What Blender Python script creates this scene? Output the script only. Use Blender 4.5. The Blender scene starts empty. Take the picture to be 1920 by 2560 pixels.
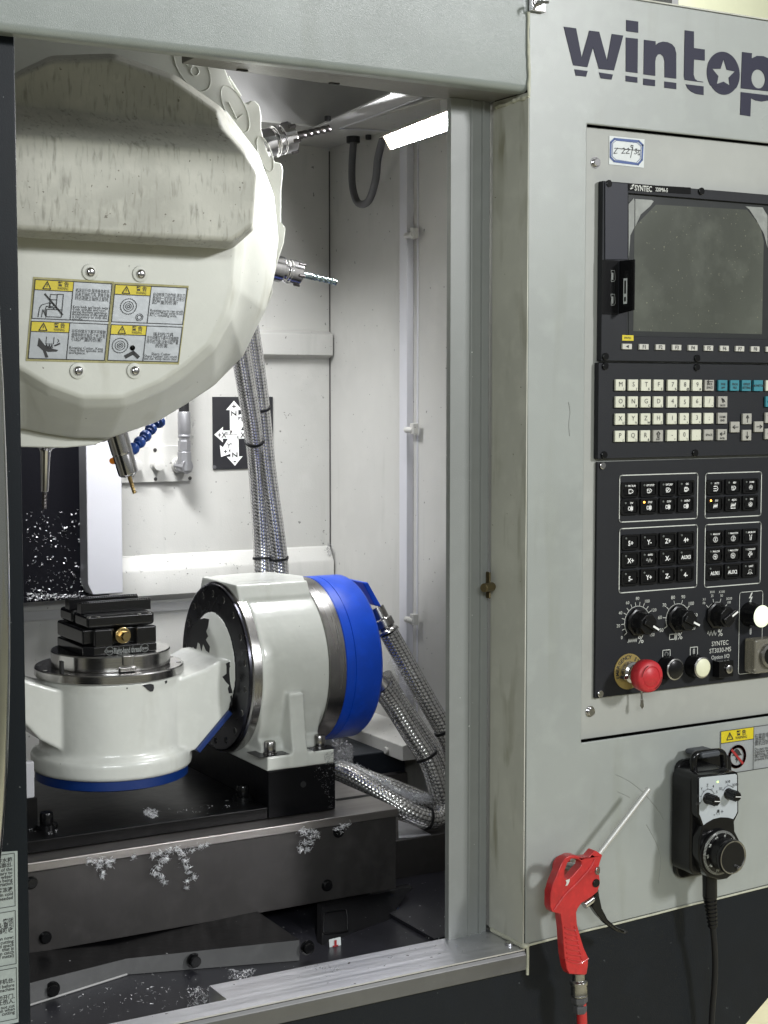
import bpy, bmesh, math, random
from mathutils import Vector, Matrix
from mathutils.geometry import tessellate_polygon
random.seed(7)
PI = math.pi
scene = bpy.context.scene
COL = scene.collection
# ---------------------------------------------------------------- camera, world, lamps, exposure
CAM = Vector((0, -1.4, 1.45)); FPX = 3950.0; YAW = math.radians(29.87); TILT = math.radians(4.2)
cam = bpy.data.objects.new("camera", bpy.data.cameras.new("camera")); COL.objects.link(cam)
cam.data.sensor_fit = 'VERTICAL'; cam.data.sensor_height = 36; cam.data.lens = FPX / 2560 * 36
cam.data.clip_start = .05; cam.data.clip_end = 60
cam.location = CAM; cam.rotation_euler = (PI/2 - TILT, 0, -YAW)
scene.camera = cam
world = bpy.data.worlds.new("World"); scene.world = world; world.use_nodes = True
_nt = world.node_tree; _bg = _nt.nodes['Background']
_tc = _nt.nodes.new('ShaderNodeTexCoord'); _sx = _nt.nodes.new('ShaderNodeSeparateXYZ'); _rp = _nt.nodes.new('ShaderNodeValToRGB')
_nt.links.new(_tc.outputs['Generated'], _sx.inputs[0])
_mr = _nt.nodes.new('ShaderNodeMapRange'); _mr.inputs[1].default_value = -1; _mr.inputs[2].default_value = 1
_nt.links.new(_sx.outputs[2], _mr.inputs[0]); _nt.links.new(_mr.outputs[0], _rp.inputs[0]); _nt.links.new(_rp.outputs[0], _bg.inputs[0])
_rp.color_ramp.elements[0].color = (.20, .20, .18, 1); _rp.color_ramp.elements[1].color = (.75, .78, .74, 1)
_bg.inputs[1].default_value = .40
def area(name, loc, target, size, power, color, sy=None, spread=None):
    l = bpy.data.lights.new(name, 'AREA'); l.energy = power; l.color = color; l.size = size
    if spread: l.spread = math.radians(spread)
    if sy: l.shape = 'RECTANGLE'; l.size_y = sy
    o = bpy.data.objects.new(name, l); COL.objects.link(o); o.location = loc
    o.rotation_euler = (Vector(target) - Vector(loc)).to_track_quat('-Z', 'Y').to_euler(); return o
area("front_light", (2.35, -2.8, 2.52), (.95, 0, 1.35), .34, 70, (.98, .99, 1), .34)
area("front_light", (-.4, -2.7, 2.3), (.6, .2, 1.4), 1.4, 42, (.93, .98, 1), .4)  # soft front fill, added to lift the jamb and upper cover
scene.view_settings.view_transform = 'Standard'; scene.view_settings.look = 'None'
scene.view_settings.exposure = 0; scene.view_settings.gamma = 1
scene.cycles.use_denoising = True; scene.cycles.max_bounces = 8

# ---------------------------------------------------------------- pixel -> point on a real plane
_fw = Vector((math.sin(YAW)*math.cos(TILT), math.cos(YAW)*math.cos(TILT), -math.sin(TILT)))
_rt = Vector((math.cos(YAW), -math.sin(YAW), 0)); _up = _rt.cross(_fw)
CR = dict(A=(0,0,1.728),B=(0,600,1.8433),C=(0,1000,2.37),E=(440,1380,2.37),G=(0,1400,2.765),H=(0,2000,2.37),I=(600,1900,2.0738),
 J=(1300,1800,2.6758),L=(1240,0,2.4397),M=(1440,400,3.456),N=(1440,880,3.456),O=(1440,1140,3.456),Q=(1440,1460,3.456),
 W=(640,180,2.6758),V=(800,1000,2.765),U=(600,1800,3.0164),T=(60,670,3.95),R=(440,0,4.425),S=(0,0,1),D=(0,0,1/1.15732),X=(1780,1780,11.85))
def at(c, x, y, X=None, Y=None, Z=None):
    o = CR[c]; px = o[0] + x/o[2]; py = o[1] + y/o[2]
    d = _fw + _rt*((px-960)/FPX) - _up*((py-1280)/FPX)
    t = (X-CAM[0])/d[0] if X is not None else (Y-CAM[1])/d[1] if Y is not None else (Z-CAM[2])/d[2]
    return CAM + d*t
def ats(c, pts, **k): return [at(c, x, y, **k) for x, y in pts]

# ---------------------------------------------------------------- materials
MATS = {}
def mat(name, col, rough=.5, metal=0, bump=None, var=None, specks=None, streak=None, emit=None, spec=.5, coat=0, alpha=1, trans=0, brush=None, bdist=.0005):
    m = bpy.data.materials.new(name); m.use_nodes = True; nt = m.node_tree; N = nt.nodes; Lk = nt.links
    b = N['Principled BSDF']; b.inputs['Roughness'].default_value = rough; b.inputs['Metallic'].default_value = metal
    b.inputs['Specular IOR Level'].default_value = spec; b.inputs['Coat Weight'].default_value = coat
    b.inputs['Alpha'].default_value = alpha; b.inputs['Transmission Weight'].default_value = trans
    c = (*col, 1); b.inputs['Base Color'].default_value = c
    tc = N.new('ShaderNodeTexCoord'); cur = None
    def noise(scale, detail=3, dist=0, sc=(1,1,1), w=0):
        mp = N.new('ShaderNodeMapping'); mp.inputs['Scale'].default_value = sc; mp.inputs['Location'].default_value = (w, w*.7, w*.3)
        Lk.new(tc.outputs['Object'], mp.inputs[0])
        n = N.new('ShaderNodeTexNoise'); n.inputs['Scale'].default_value = scale; n.inputs['Detail'].default_value = detail
        n.inputs['Distortion'].default_value = dist; Lk.new(mp.outputs[0], n.inputs['Vector']); return n
    def ramp(src, a, bb):
        r = N.new('ShaderNodeMapRange'); r.inputs[1].default_value = a; r.inputs[2].default_value = bb; Lk.new(src, r.inputs[0]); return r.outputs[0]
    def mix(fac, a, bcol):
        mx = N.new('ShaderNodeMix'); mx.data_type = 'RGBA'
        Lk.new(fac, mx.inputs[0])
        if a is None: mx.inputs[6].default_value = c
        else: Lk.new(a, mx.inputs[6])
        mx.inputs[7].default_value = (*bcol, 1); return mx.outputs[2]
    if var:
        s, k = var; n = noise(s, 5, .4)
        cur = mix(ramp(n.outputs[0], .35, .75), cur, tuple(v*(1-k) for v in col))
        n2 = noise(s*6, 4, 0, w=3); cur2 = mix(ramp(n2.outputs[0], .5, .85), cur, tuple(min(1, v*(1+k*.5)) for v in col)); cur = cur2
        rr = N.new('ShaderNodeMapRange'); rr.inputs[3].default_value = rough*.85; rr.inputs[4].default_value = min(1, rough*1.25)
        Lk.new(n.outputs[0], rr.inputs[0]); Lk.new(rr.outputs[0], b.inputs['Roughness'])
    if streak:
        s, thr, sc_, scol, amt = streak; n = noise(s, 6, .3, sc_); n3 = noise(s*.25, 2, 0, (1,1,1), 9)
        f = N.new('ShaderNodeMath'); f.operation = 'MULTIPLY'; Lk.new(ramp(n.outputs[0], thr, thr+.16), f.inputs[0]); Lk.new(ramp(n3.outputs[0], .3, .6), f.inputs[1])
        g = N.new('ShaderNodeMath'); g.operation = 'MULTIPLY'; g.inputs[1].default_value = amt; Lk.new(f.outputs[0], g.inputs[0])
        cur = mix(g.outputs[0], cur, scol)
    if specks:
        s, thr, scol = specks; n = noise(s, 2, 0, w=5); cur = mix(ramp(n.outputs[0], thr, thr+.03), cur, scol)
    if cur: Lk.new(cur, b.inputs['Base Color'])
    h = None
    if bump:
        s, st = bump; n = noise(s, 2); bp = N.new('ShaderNodeBump'); bp.inputs['Strength'].default_value = st; bp.inputs['Distance'].default_value = bdist
        Lk.new(n.outputs[0], bp.inputs['Height']); Lk.new(bp.outputs[0], b.inputs['Normal'])
    if brush:
        s, sc_, st = brush; n = noise(s, 3, 0, sc_); bp = N.new('ShaderNodeBump'); bp.inputs['Strength'].default_value = st; bp.inputs['Distance'].default_value = .0006
        Lk.new(n.outputs[0], bp.inputs['Height']); Lk.new(bp.outputs[0], b.inputs['Normal'])
        rr = N.new('ShaderNodeMapRange'); rr.inputs[3].default_value = rough*.7; rr.inputs[4].default_value = min(1, rough*1.5)
        Lk.new(n.outputs[0], rr.inputs[0]); Lk.new(rr.outputs[0], b.inputs['Roughness'])
    if emit:
        b.inputs['Emission Color'].default_value = (*emit[0], 1); b.inputs['Emission Strength'].default_value = emit[1]
    MATS[name] = m; return m
mat('panel_paint', (.325,.343,.325), .28, bump=(1100,1.0), bdist=.00016, var=(5,.14), streak=(30,.56,(1,1,.12),(.20,.21,.15),.28), specks=(60,.79,(.22,.22,.17)))
mat('plate_paint', (.355,.362,.335), .42, bump=(1500,.8), bdist=.00006, var=(6,.12))
mat('beam_paint', (.24,.265,.25), .27, bump=(1250,1.0), bdist=.00021, var=(4,.15), streak=(26,.6,(1,1,.15),(.15,.17,.14),.4), coat=.3)
mat('jamb_paint', (.50,.50,.435), .5, bump=(1200,.8), bdist=.0001, var=(7,.16), streak=(45,.54,(1,1,.2),(.16,.15,.08),.7), specks=(150,.75,(.14,.13,.08)))
mat('frame_paint', (.225,.235,.225), .38, bump=(700,.3), var=(8,.10), specks=(240,.76,(.7,.7,.68)))
mat('inner_paint', (.45,.445,.42), .42, bump=(420,.3), var=(4,.10), specks=(130,.715,(.16,.16,.15)), streak=(40,.58,(1,1,.12),(.26,.26,.24),.3))
mat('inner_dark_shaded', (.40,.395,.39), .5, bump=(420,.3), var=(4,.1), specks=(170,.77,(.45,.45,.44)))  # darker copy of inner_paint; upper chamber's shade put into the colour
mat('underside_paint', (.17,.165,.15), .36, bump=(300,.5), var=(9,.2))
mat('white_sheet', (.50,.50,.53), .42, bump=(500,.2), var=(5,.04))
mat('caulk', (.50,.50,.40), .7, bump=(150,.8), var=(60,.25))
mat('skirt_paint', (.006,.0085,.013), .45, bump=(700,.35), var=(5,.3), specks=(120,.765,(.06,.065,.07)), spec=.28)
mat('door_paint', (.004,.0065,.0095), .42, bump=(700,.25), specks=(230,.75,(.3,.32,.32)), spec=.22)
mat('cream_cover', (.57,.575,.515), .40, bump=(260,.16), var=(7,.08), streak=(26,.60,(1,1,.35),(.27,.25,.17),.45), specks=(170,.755,(.10,.08,.06)))
mat('grime_cover', (.44,.435,.375), .5, bump=(240,.3), var=(8,.25), streak=(190,.52,(1.2,1,.22),(.17,.165,.13),.65), specks=(150,.71,(.15,.14,.11)))
mat('white_casting', (.66,.67,.625), .24, bump=(38,.7), bdist=.0012, var=(9,.09), coat=.35, specks=(110,.785,(.1,.1,.09)), streak=(30,.60,(1,1,.3),(.42,.41,.34),.35))
mat('blue_paint', (.003,.070,.60), .36, bump=(200,.2), var=(9,.3), specks=(210,.755,(.25,.3,.45)), streak=(30,.58,(1,1,.3),(.02,.04,.22),.5))
mat('dark_blue_paint', (.002,.024,.14), .42, bump=(300,.2))
mat('black_chip', (.018,.018,.02), .55)
mat('steel', (.58,.57,.56), .25, 1, var=(12,.2), brush=(60,(.08,1,1),.25))
mat('polished_steel', (.62,.61,.62), .15, 1, var=(20,.12))
mat('turned_steel', (.42,.41,.40), .23, 1, var=(9,.25), brush=(90,(1,.06,.06),.3))
mat('disc_steel', (.50,.49,.48), .20, 1, var=(9,.2), brush=(60,(.15,.15,9),.15))
mat('black_flange', (.045,.045,.055), .26, 1, var=(14,.2), brush=(40,(1,1,1),.2))
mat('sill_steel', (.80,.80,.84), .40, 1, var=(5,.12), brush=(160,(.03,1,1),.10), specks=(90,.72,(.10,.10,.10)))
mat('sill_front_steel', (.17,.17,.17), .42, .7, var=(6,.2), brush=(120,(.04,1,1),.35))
mat('flashing', (.15,.15,.15), .42, .3, var=(9,.3), bump=(100,.2))
mat('aluminium', (.62,.62,.60), .35, .6, bump=(300,.3))
mat('old_brass', (.17,.135,.07), .4, .8)
mat('table_steel', (.33,.31,.30), .33, 1, var=(6,.2), brush=(90,(.04,1,1),.3))
mat('dark_plate', (.085,.08,.078), .42, .75, var=(7,.3), brush=(100,(1,1,.4),.35), specks=(160,.80,(.35,.35,.35)))
mat('black_block', (.0045,.0045,.0055), .36, var=(20,.2), bump=(110,.4), specks=(150,.765,(.3,.3,.31)), spec=.12)
mat('oily_black', (.0045,.0045,.005), .30, bump=(60,.7), var=(14,.3), specks=(120,.765,(.3,.3,.3)), spec=.14)
mat('pan_sheet', (.022,.022,.028), .30, .2, var=(5,.3), specks=(190,.71,(.5,.5,.5)))
mat('bellows', (.004,.004,.006), .5, bump=(300,.3), specks=(140,.80,(.4,.4,.4)), spec=.12)
mat('black_void', (.008,.008,.009), .7)
mat('vise_black', (.012,.012,.013), .20, .3, bump=(90,.15), coat=.3)
mat('brass', (.42,.32,.16), .25, 1)
mat('rubber', (.010,.010,.011), .55, bump=(300,.3), spec=.3)
mat('crimp_grey', (.30,.30,.31), .38, .7)
mat('hose_grey', (.075,.075,.08), .55, bump=(200,.2))
mat('navy', (.012,.012,.032), .5, bump=(900,.35), spec=.3)
mat('unit_black', (.012,.013,.016), .52, bump=(900,.35), var=(9,.12), spec=.28)
mat('unit_strip', (.026,.027,.036), .5, bump=(900,.25), spec=.3)
mat('gloss_black', (.006,.006,.0065), .18, spec=.35)
mat('print_grey', (.55,.56,.52), .6)
mat('dim_print', (.20,.21,.20), .6)
mat('print_white', (.80,.80,.78), .55)
mat('print_black', (.02,.02,.02), .6)
mat('key_cream', (.62,.62,.51), .42, bump=(700,.1), var=(40,.08))
mat('key_grey', (.37,.36,.32), .45, bump=(700,.1), var=(40,.1))
mat('key_teal', (.028,.20,.25), .45, bump=(700,.1), var=(40,.1))
mat('key_silver', (.5,.49,.44), .4, bump=(700,.1))
mat('screen_glass', (.085,.091,.075), .22, var=(4,.65), specks=(330,.70,(.19,.19,.14)), bump=(14,.5), bdist=.002, spec=.6)  # broad tone variation paints in room reflections; specks are dust
mat('screen_film', (.26,.27,.25), .38, var=(22,.35), bump=(90,.3))
mat('bezel_glass', (.028,.030,.030), .25, var=(9,.2))
mat('estop_red', (.50,.022,.030), .42, bump=(500,.1), var=(60,.3))
mat('estop_label', (.26,.19,.055), .5)
mat('warm_led', (.9,.5,.1), .4, emit=((1,.40,.06), 5))
mat('dim_led', (.13,.14,.13), .3)
mat('green_led', (.5,1,.1), .4, emit=((.45,1,.10), 6))
mat('lit_cream', (.85,.88,.68), .4, emit=((.86,1,.72), .42))
mat('cream_button', (.72,.72,.52), .4)
mat('clear_plastic', (.35,.33,.27), .2, trans=.6, bump=(120,.4))
mat('sticker_silver', (.37,.39,.40), .33, .25, bump=(90,.3), var=(30,.15))
mat('sticker_edge', (.36,.33,.14), .5, var=(60,.3))
mat('sticker_yellow', (.62,.50,.012), .45, var=(40,.12))
mat('sticker_white', (.62,.65,.64), .5, var=(50,.08))
mat('sticker_red', (.33,.02,.02), .5)
mat('sticker_blue', (.05,.09,.25), .5)
mat('door_label', (.33,.37,.35), .42, var=(40,.15))
mat('axis_plate', (.012,.012,.015), .5)
mat('gun_red', (.50,.022,.024), .33, bump=(120,.15), var=(30,.3), coat=.2, streak=(60,.56,(1,1,.5),(.16,.02,.02),.5))
mat('gun_red_dark', (.12,.01,.01), .5)
mat('lamp_face', (1,1,1), .5, emit=((.97,.98,1.0), 300))
mat('lamp_rim', (.75,.70,.62), .4)
mat('loc_line_blue', (.006,.04,.19), .30, bump=(100,.1))
mat('loc_line_orange', (.80,.24,.015), .4)
mat('gold_bit', (.40,.28,.12), .28, 1)
mat('violet_bit', (.40,.50,.52), .22, 1, var=(150,.8))
mat('dark_bit', (.13,.12,.12), .3, 1)
mat('chip_metal', (.80,.80,.82), .42, .45)
mat('chip_dark', (.32,.32,.33), .35, .7)
mat('scuff', (.272,.285,.268), .42)
mat('cream_wall', (.78,.80,.62), .7, var=(3,.08))
mat('floor_paint', (.62,.58,.42), .5, var=(3,.15))
mat('knob_black', (.007,.007,.0075), .25, spec=.32)
mat('grey_label', (.42,.45,.47), .5)
mat('chrome_handle', (.70,.71,.70), .10, 1, var=(6,.12))
mat('clip_grey', (.055,.06,.07), .5)
def braid(name):
    m = bpy.data.materials.new(name); m.use_nodes = True; nt = m.node_tree; N = nt.nodes; Lk = nt.links; b = N['Principled BSDF']
    uv = N.new('ShaderNodeUVMap'); sp = N.new('ShaderNodeSeparateXYZ'); Lk.new(uv.outputs[0], sp.inputs[0])
    def ma(op, a, bb=None):
        n = N.new('ShaderNodeMath'); n.operation = op
        for i, q in enumerate((a, bb)):
            if q is None: continue
            if isinstance(q, (int, float)): n.inputs[i].default_value = q
            else: Lk.new(q, n.inputs[i])
        return n.outputs[0]
    cu = ma('MULTIPLY', sp.outputs[0], 14.0); fl = ma('MULTIPLY', ma('FLOOR', cu), PI*.66)
    col = ma('SINE', ma('MULTIPLY', ma('FRACT', cu), PI)); gr = ma('ADD', ma('MULTIPLY', ma('SINE', ma('ADD', ma('MULTIPLY', sp.outputs[1], 2*PI*190), fl)), .5), .5)
    fine = gr; h = ma('MULTIPLY', ma('POWER', col, .6), ma('ADD', ma('MULTIPLY', gr, .65), .35))
    n = N.new('ShaderNodeTexNoise'); n.inputs['Scale'].default_value = 90; tc = N.new('ShaderNodeTexCoord'); Lk.new(tc.outputs['Object'], n.inputs[0])
    r = N.new('ShaderNodeValToRGB'); Lk.new(ma('ADD', h, ma('MULTIPLY', ma('SUBTRACT', n.outputs[0], .5), .5)), r.inputs[0])
    r.color_ramp.elements[0].position = .10; r.color_ramp.elements[0].color = (.15,.148,.14,1)
    r.color_ramp.elements[1].position = .50; r.color_ramp.elements[1].color = (.80,.79,.77,1)
    Lk.new(r.outputs[0], b.inputs['Base Color']); b.inputs['Metallic'].default_value = .85; b.inputs['Roughness'].default_value = .26
    bp = N.new('ShaderNodeBump'); bp.inputs['Distance'].default_value = .0008; bp.inputs['Strength'].default_value = .8
    Lk.new(ma('ADD', h, ma('MULTIPLY', fine, .08)), bp.inputs['Height']); Lk.new(bp.outputs[0], b.inputs['Normal'])
    MATS[name] = m
braid('steel_braid')

# ---------------------------------------------------------------- mesh builder
_tcache = {}
def glyphs(s, bold=False):
    k = (s, bold)
    if k not in _tcache:
        cu = bpy.data.curves.new('t', 'FONT'); cu.body = s; cu.resolution_u = 2; cu.size = 1
        if bold: cu.offset = .022
        o = bpy.data.objects.new('t', cu); COL.objects.link(o)
        me = o.to_mesh()
        vs = [v.co.copy() for v in me.vertices]; fs = [tuple(p.vertices) for p in me.polygons]
        o.to_mesh_clear(); bpy.data.objects.remove(o); bpy.data.curves.remove(cu)
        x0 = min((v.x for v in vs), default=0); x1 = max((v.x for v in vs), default=0); y0 = min((v.y for v in vs), default=0); y1 = max((v.y for v in vs), default=0)
        _tcache[k] = (vs, fs, x0, x1, y0, y1)
    return _tcache[k]
def basis(axis):
    a = Vector(axis).normalized(); t = Vector((0,0,1)) if abs(a.z) < .9 else Vector((1,0,0))
    u = t.cross(a).normalized(); return u, a.cross(u), a
class MB:
    def __init__(s): s.v = []; s.f = []; s.m = []; s.uv = {}
    def add(s, vs, fs, mi=0, uvs=None):
        o = len(s.v); s.v += [Vector(q) for q in vs]
        for i, f in enumerate(fs):
            if uvs: s.uv[len(s.f)] = uvs[i]
            s.f.append(tuple(o+k for k in f)); s.m.append(mi)
        return s
    def box(s, x0, x1, y0, y1, z0, z1, mi=0):
        return s.add([(x,y,z) for z in (z0,z1) for y in (y0,y1) for x in (x0,x1)], [(0,2,3,1),(4,5,7,6),(0,1,5,4),(2,6,7,3),(0,4,6,2),(1,3,7,5)], mi)
    def prism(s, loops, d, mi=0, mi_side=None):
        d = Vector(d)
        if not isinstance(loops[0], (list, tuple)) or isinstance(loops[0], Vector): loops = [loops]
        loops = [[Vector(q) for q in lp] for lp in loops]; flat = [q for lp in loops for q in lp]; n = len(flat)
        if len(loops) == 1 and n <= 4: tris = [tuple(range(n))]
        else: tris = [tuple(t) for t in tessellate_polygon(loops)]
        s.add(flat + [q+d for q in flat], tris + [tuple(n+k for k in reversed(t)) for t in tris], mi)
        o = len(s.v) - 2*n; b = 0
        for lp in loops:
            k = len(lp)
            for i in range(k):
                j = (i+1) % k; s.f.append((o+b+i, o+n+b+i, o+n+b+j, o+b+j)); s.m.append(mi if mi_side is None else mi_side)
            b += k
        return s
    def ngonprism(s, pts, d, mi=0):
        d = Vector(d); n = len(pts)
        return s.add([Vector(p) for p in pts] + [Vector(p)+d for p in pts], [tuple(range(n)), tuple(n+k for k in reversed(range(n)))] + [(i, n+i, n+(i+1)%n, (i+1)%n) for i in range(n)], mi)
    def lathe(s, prof, o, axis=(0,0,1), n=32, mi=0, mis=None, ph=0):
        u, w, a = basis(axis); o = Vector(o); vs = []; fs = []; ms = []
        for r, h in prof:
            for i in range(n):
                t = 2*PI*i/n + ph; vs.append(o + a*h + (u*math.cos(t) + w*math.sin(t))*max(r, 1e-5))
        for k in range(len(prof)-1):
            for i in range(n):
                j = (i+1) % n; fs.append((k*n+i, k*n+j, (k+1)*n+j, (k+1)*n+i)); ms.append(mis[k] if mis else mi)
        e = (len(prof)-1)*n
        fs.append(tuple(reversed(range(n)))); fs.append(tuple(e+i for i in range(n))); ms += [mis[0] if mis else mi, mis[-1] if mis else mi]
        b = len(s.f); s.add(vs, fs, 0); s.m[b:] = ms; return s
    def cyl(s, a, b, r, n=20, mi=0, r2=None):
        a = Vector(a); b = Vector(b); return s.lathe([(r,0), (r if r2 is None else r2, (b-a).length)], a, b-a, n, mi)
    def tube(s, pts, r, n=12, mi=0, smooth=6):
        pts = [Vector(p) for p in pts]; rs = r if isinstance(r, (list, tuple)) else [r]*len(pts)
        if smooth and len(pts) > 2:
            q = []; qr = []
            for i in range(len(pts)-1):
                p0 = pts[max(0,i-1)]; p1 = pts[i]; p2 = pts[i+1]; p3 = pts[min(len(pts)-1,i+2)]
                for k in range(smooth):
                    t = k/smooth; q.append(.5*((2*p1)+(p2-p0)*t+(2*p0-5*p1+4*p2-p3)*t*t+(3*p1-p0-3*p2+p3)*t**3)); qr.append(rs[i]*(1-t)+rs[i+1]*t)
            pts = q + [pts[-1]]; rs = qr + [rs[-1]]
        d = (pts[1]-pts[0]).normalized(); u = basis(d)[0]; vs = []; L = 0; Ls = []
        for i, p in enumerate(pts):
            dn = (pts[min(i+1,len(pts)-1)] - pts[max(i-1,0)]).normalized(); u = (u - dn*u.dot(dn)).normalized(); w = dn.cross(u)
            if i: L += (p-pts[i-1]).length
            Ls.append(L)
            for k in range(n):
                t = 2*PI*k/n; vs.append(p + (u*math.cos(t)+w*math.sin(t))*rs[i])
        fs = []; uvs = []
        for i in range(len(pts)-1):
            for k in range(n):
                j = (k+1) % n; fs.append((i*n+k, i*n+j, (i+1)*n+j, (i+1)*n+k)); uvs.append([(k/n, Ls[i]), ((k+1)/n, Ls[i]), ((k+1)/n, Ls[i+1]), (k/n, Ls[i+1])])
        e = (len(pts)-1)*n; fs += [tuple(reversed(range(n))), tuple(e+k for k in range(n))]; uvs += [[(0,0)]*n]*2
        s.path = pts; return s.add(vs, fs, mi, uvs)
    def text(s, t, size, o, right=(1,0,0), up=(0,0,1), mi=0, align='c', bold=False, wscale=1, wmax=None):
        vs, fs, x0, x1, y0, y1 = glyphs(t, bold)
        if not vs: return s
        if wmax and (x1-x0)*size*wscale > wmax: wscale = wmax/((x1-x0)*size)
        ox = {'c': (x0+x1)/2, 'l': 0, 'r': x1}[align]; oy = .35
        R = Vector(right).normalized(); U = Vector(up).normalized(); o = Vector(o)
        return s.add([o + R*((v.x-ox)*size*wscale) + U*((v.y-oy)*size) for v in vs], fs, mi)
    def stroke(s, pts, w, nrm=(0,-1,0), mi=0, closed=False, th=.0003):
        pts = [Vector(p) for p in pts]; n = Vector(nrm).normalized(); k = len(pts)
        for i in range(k if closed else k-1):
            a, b = pts[i], pts[(i+1) % k]; d = (b-a)
            if d.length < 1e-7: continue
            d.normalize(); p = d.cross(n)*w/2; e = d*w*.35
            s.add([a-e+p+n*th, b+e+p+n*th, b+e-p+n*th, a-e-p+n*th], [(0,1,2,3)], mi)
        return s
    def mesh(s, name, mats, off=Vector((0,0,0)), angle=35, recalc=True):
        me = bpy.data.meshes.new(name); me.from_pydata([v-off for v in s.v], [], s.f)
        for mn in mats: me.materials.append(MATS[mn])
        me.polygons.foreach_set('material_index', s.m)
        if s.uv:
            ul = me.uv_layers.new(name='UVMap').data
            for i, p in enumerate(me.polygons):
                if i in s.uv:
                    for li, q in zip(p.loop_indices, s.uv[i]): ul[li].uv = q
        if recalc:
            bm = bmesh.new(); bm.from_mesh(me); bmesh.ops.recalc_face_normals(bm, faces=bm.faces); bm.to_mesh(me); bm.free()
        me.polygons.foreach_set('use_smooth', [True]*len(me.polygons)); me.set_sharp_from_angle(angle=math.radians(angle)); me.update(); return me
    def build(s, name, mats, parent=None, bevel=0, seg=2, label=None, kind=None, angle=35, off=None, bang=30):
        if isinstance(mats, str): mats = [mats]
        org = worldloc(parent) if off is None else Vector(off)
        o = bpy.data.objects.new(name, s.mesh(name, mats, org, angle)); COL.objects.link(o)
        if parent: o.parent = parent
        else: o.location = org
        if off is not None and parent: o.location = org - worldloc(parent)
        if bevel:
            bv = o.modifiers.new('bevel', 'BEVEL'); bv.width = bevel; bv.segments = seg; bv.limit_method = 'ANGLE'; bv.angle_limit = math.radians(bang); bv.harden_normals = True
        if label: o['label'] = label
        if kind: o['kind'] = kind
        return o
def worldloc(o):
    p = Vector((0,0,0))
    while o: p += o.location; o = o.parent
    return p
def thing(name, label, cat, loc=(0,0,0), group=None):
    o = bpy.data.objects.new(name, None); COL.objects.link(o); o.location = loc; o.empty_display_size = .02
    o['label'] = label; o['category'] = cat
    if group: o['group'] = group
    return o
def tag(o, label, cat, group=None, kind=None):
    o['label'] = label; o['category'] = cat
    if group: o['group'] = group
    if kind: o['kind'] = kind
    return o
def inst(proto, loc, parent, rot=None, label=None):
    c = proto.copy(); COL.objects.link(c); c.parent = parent; c.location = Vector(loc) - worldloc(parent)
    if rot is not None: c.rotation_euler = rot
    if label: c['label'] = label
    return c
def circ(c, r, n=24, rz=None, a0=0, a1=2*PI, Y=True):
    c = Vector(c); rz = rz or r
    return [c + Vector((math.cos(a0+(a1-a0)*i/n)*r, 0, math.sin(a0+(a1-a0)*i/n)*rz)) for i in range(n if abs(a1-a0-2*PI) < 1e-6 else n+1)]
def rrect(x0, x1, z0, z1, r, Y, n=4):
    p = []
    for cx, cz, a in ((x1-r,z1-r,0),(x0+r,z1-r,PI/2),(x0+r,z0+r,PI),(x1-r,z0+r,1.5*PI)):
        p += [Vector((cx+r*math.cos(a+k*PI/2/n), Y, cz+r*math.sin(a+k*PI/2/n))) for k in range(n+1)]
    return p
# cap-screw prototype meshes (axis -Y or +Z)
def screw_mb(o, axis, r, h, n=16, washer=None):
    a = Vector(axis).normalized(); o = Vector(o); b = MB()
    if washer: b.lathe([(washer[0],0),(washer[0],washer[1])], o, a, 24, 0); o = o + a*washer[1]
    b.lathe([(r*.92,0),(r,h*.12),(r,h*.85),(r*.88,h),(r*.55,h)], o, a, 24, 0)
    b.lathe([(r*.55,h*.98),(r*.5,h*.6),(0,h*.6)], o, a, 6, 1); return b

def sub(ch, par):
    """make a finished part the sub-part of another part of the same thing"""
    ch.parent = par; return ch

def casting(b, name, m_, parent, vox=.0018, it=8):
    """one cast body: the overlapping shapes are fused and their inner corners filleted"""
    o = b.build(name, m_, parent); rm = o.modifiers.new('fuse', 'REMESH'); rm.mode = 'VOXEL'; rm.voxel_size = vox; rm.use_smooth_shade = True
    sm = o.modifiers.new('fillet', 'SMOOTH'); sm.factor = .5; sm.iterations = it; return o
# ================================================================ CABINET
cab = thing('machine_cabinet', 'grey painted sheet-metal front of the machining centre around the door opening', 'machine cabinet', (1.2, 0, .85))
YP = .009   # inset plate surface
ptl = at('D',1270,268,Y=0); pbl = at('D',1255,1605,Y=0)
zsk = lambda x: .8458 + (x-.987)*.0312
b = MB()
outer = [Vector((.9815,0,1.772)), Vector((.9815,0,2.05)), Vector((1.02,0,2.05)), Vector((1.02,0,1.8865)), Vector((1.7,0,1.8835)), Vector((1.7,0,zsk(1.7))), Vector((.9865,0,.8458))]
outer = [Vector((.9815,0,1.8846)), Vector((1.7,0,1.8835)), Vector((1.7,0,zsk(1.7))), Vector((.9845,0,.8458))]
hole = [Vector((1.0585,0,1.7444)), Vector((1.0585,0,1.0635)), Vector((1.66,0,1.067)), Vector((1.66,0,1.7444))]
b.prism([outer, hole], (0,.003,0))
b.build('front_panel', 'panel_paint', cab, bevel=.0015)
b = MB(); b.box(.9850,1.0,.0035,.07,1.772,1.884); b.box(1.0,1.7,.028,.03,.9,1.88); b.build('leak_block_shell', 'black_void', cab)  # unseen black boxes added to block lamp leaks and darken the plate gap
# top cover of the cabinet
b = MB(); b.box(1.0, 1.7, .0, .5, 1.8848, 1.8865); b.build('top_cover', 'jamb_paint', cab)
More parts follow.
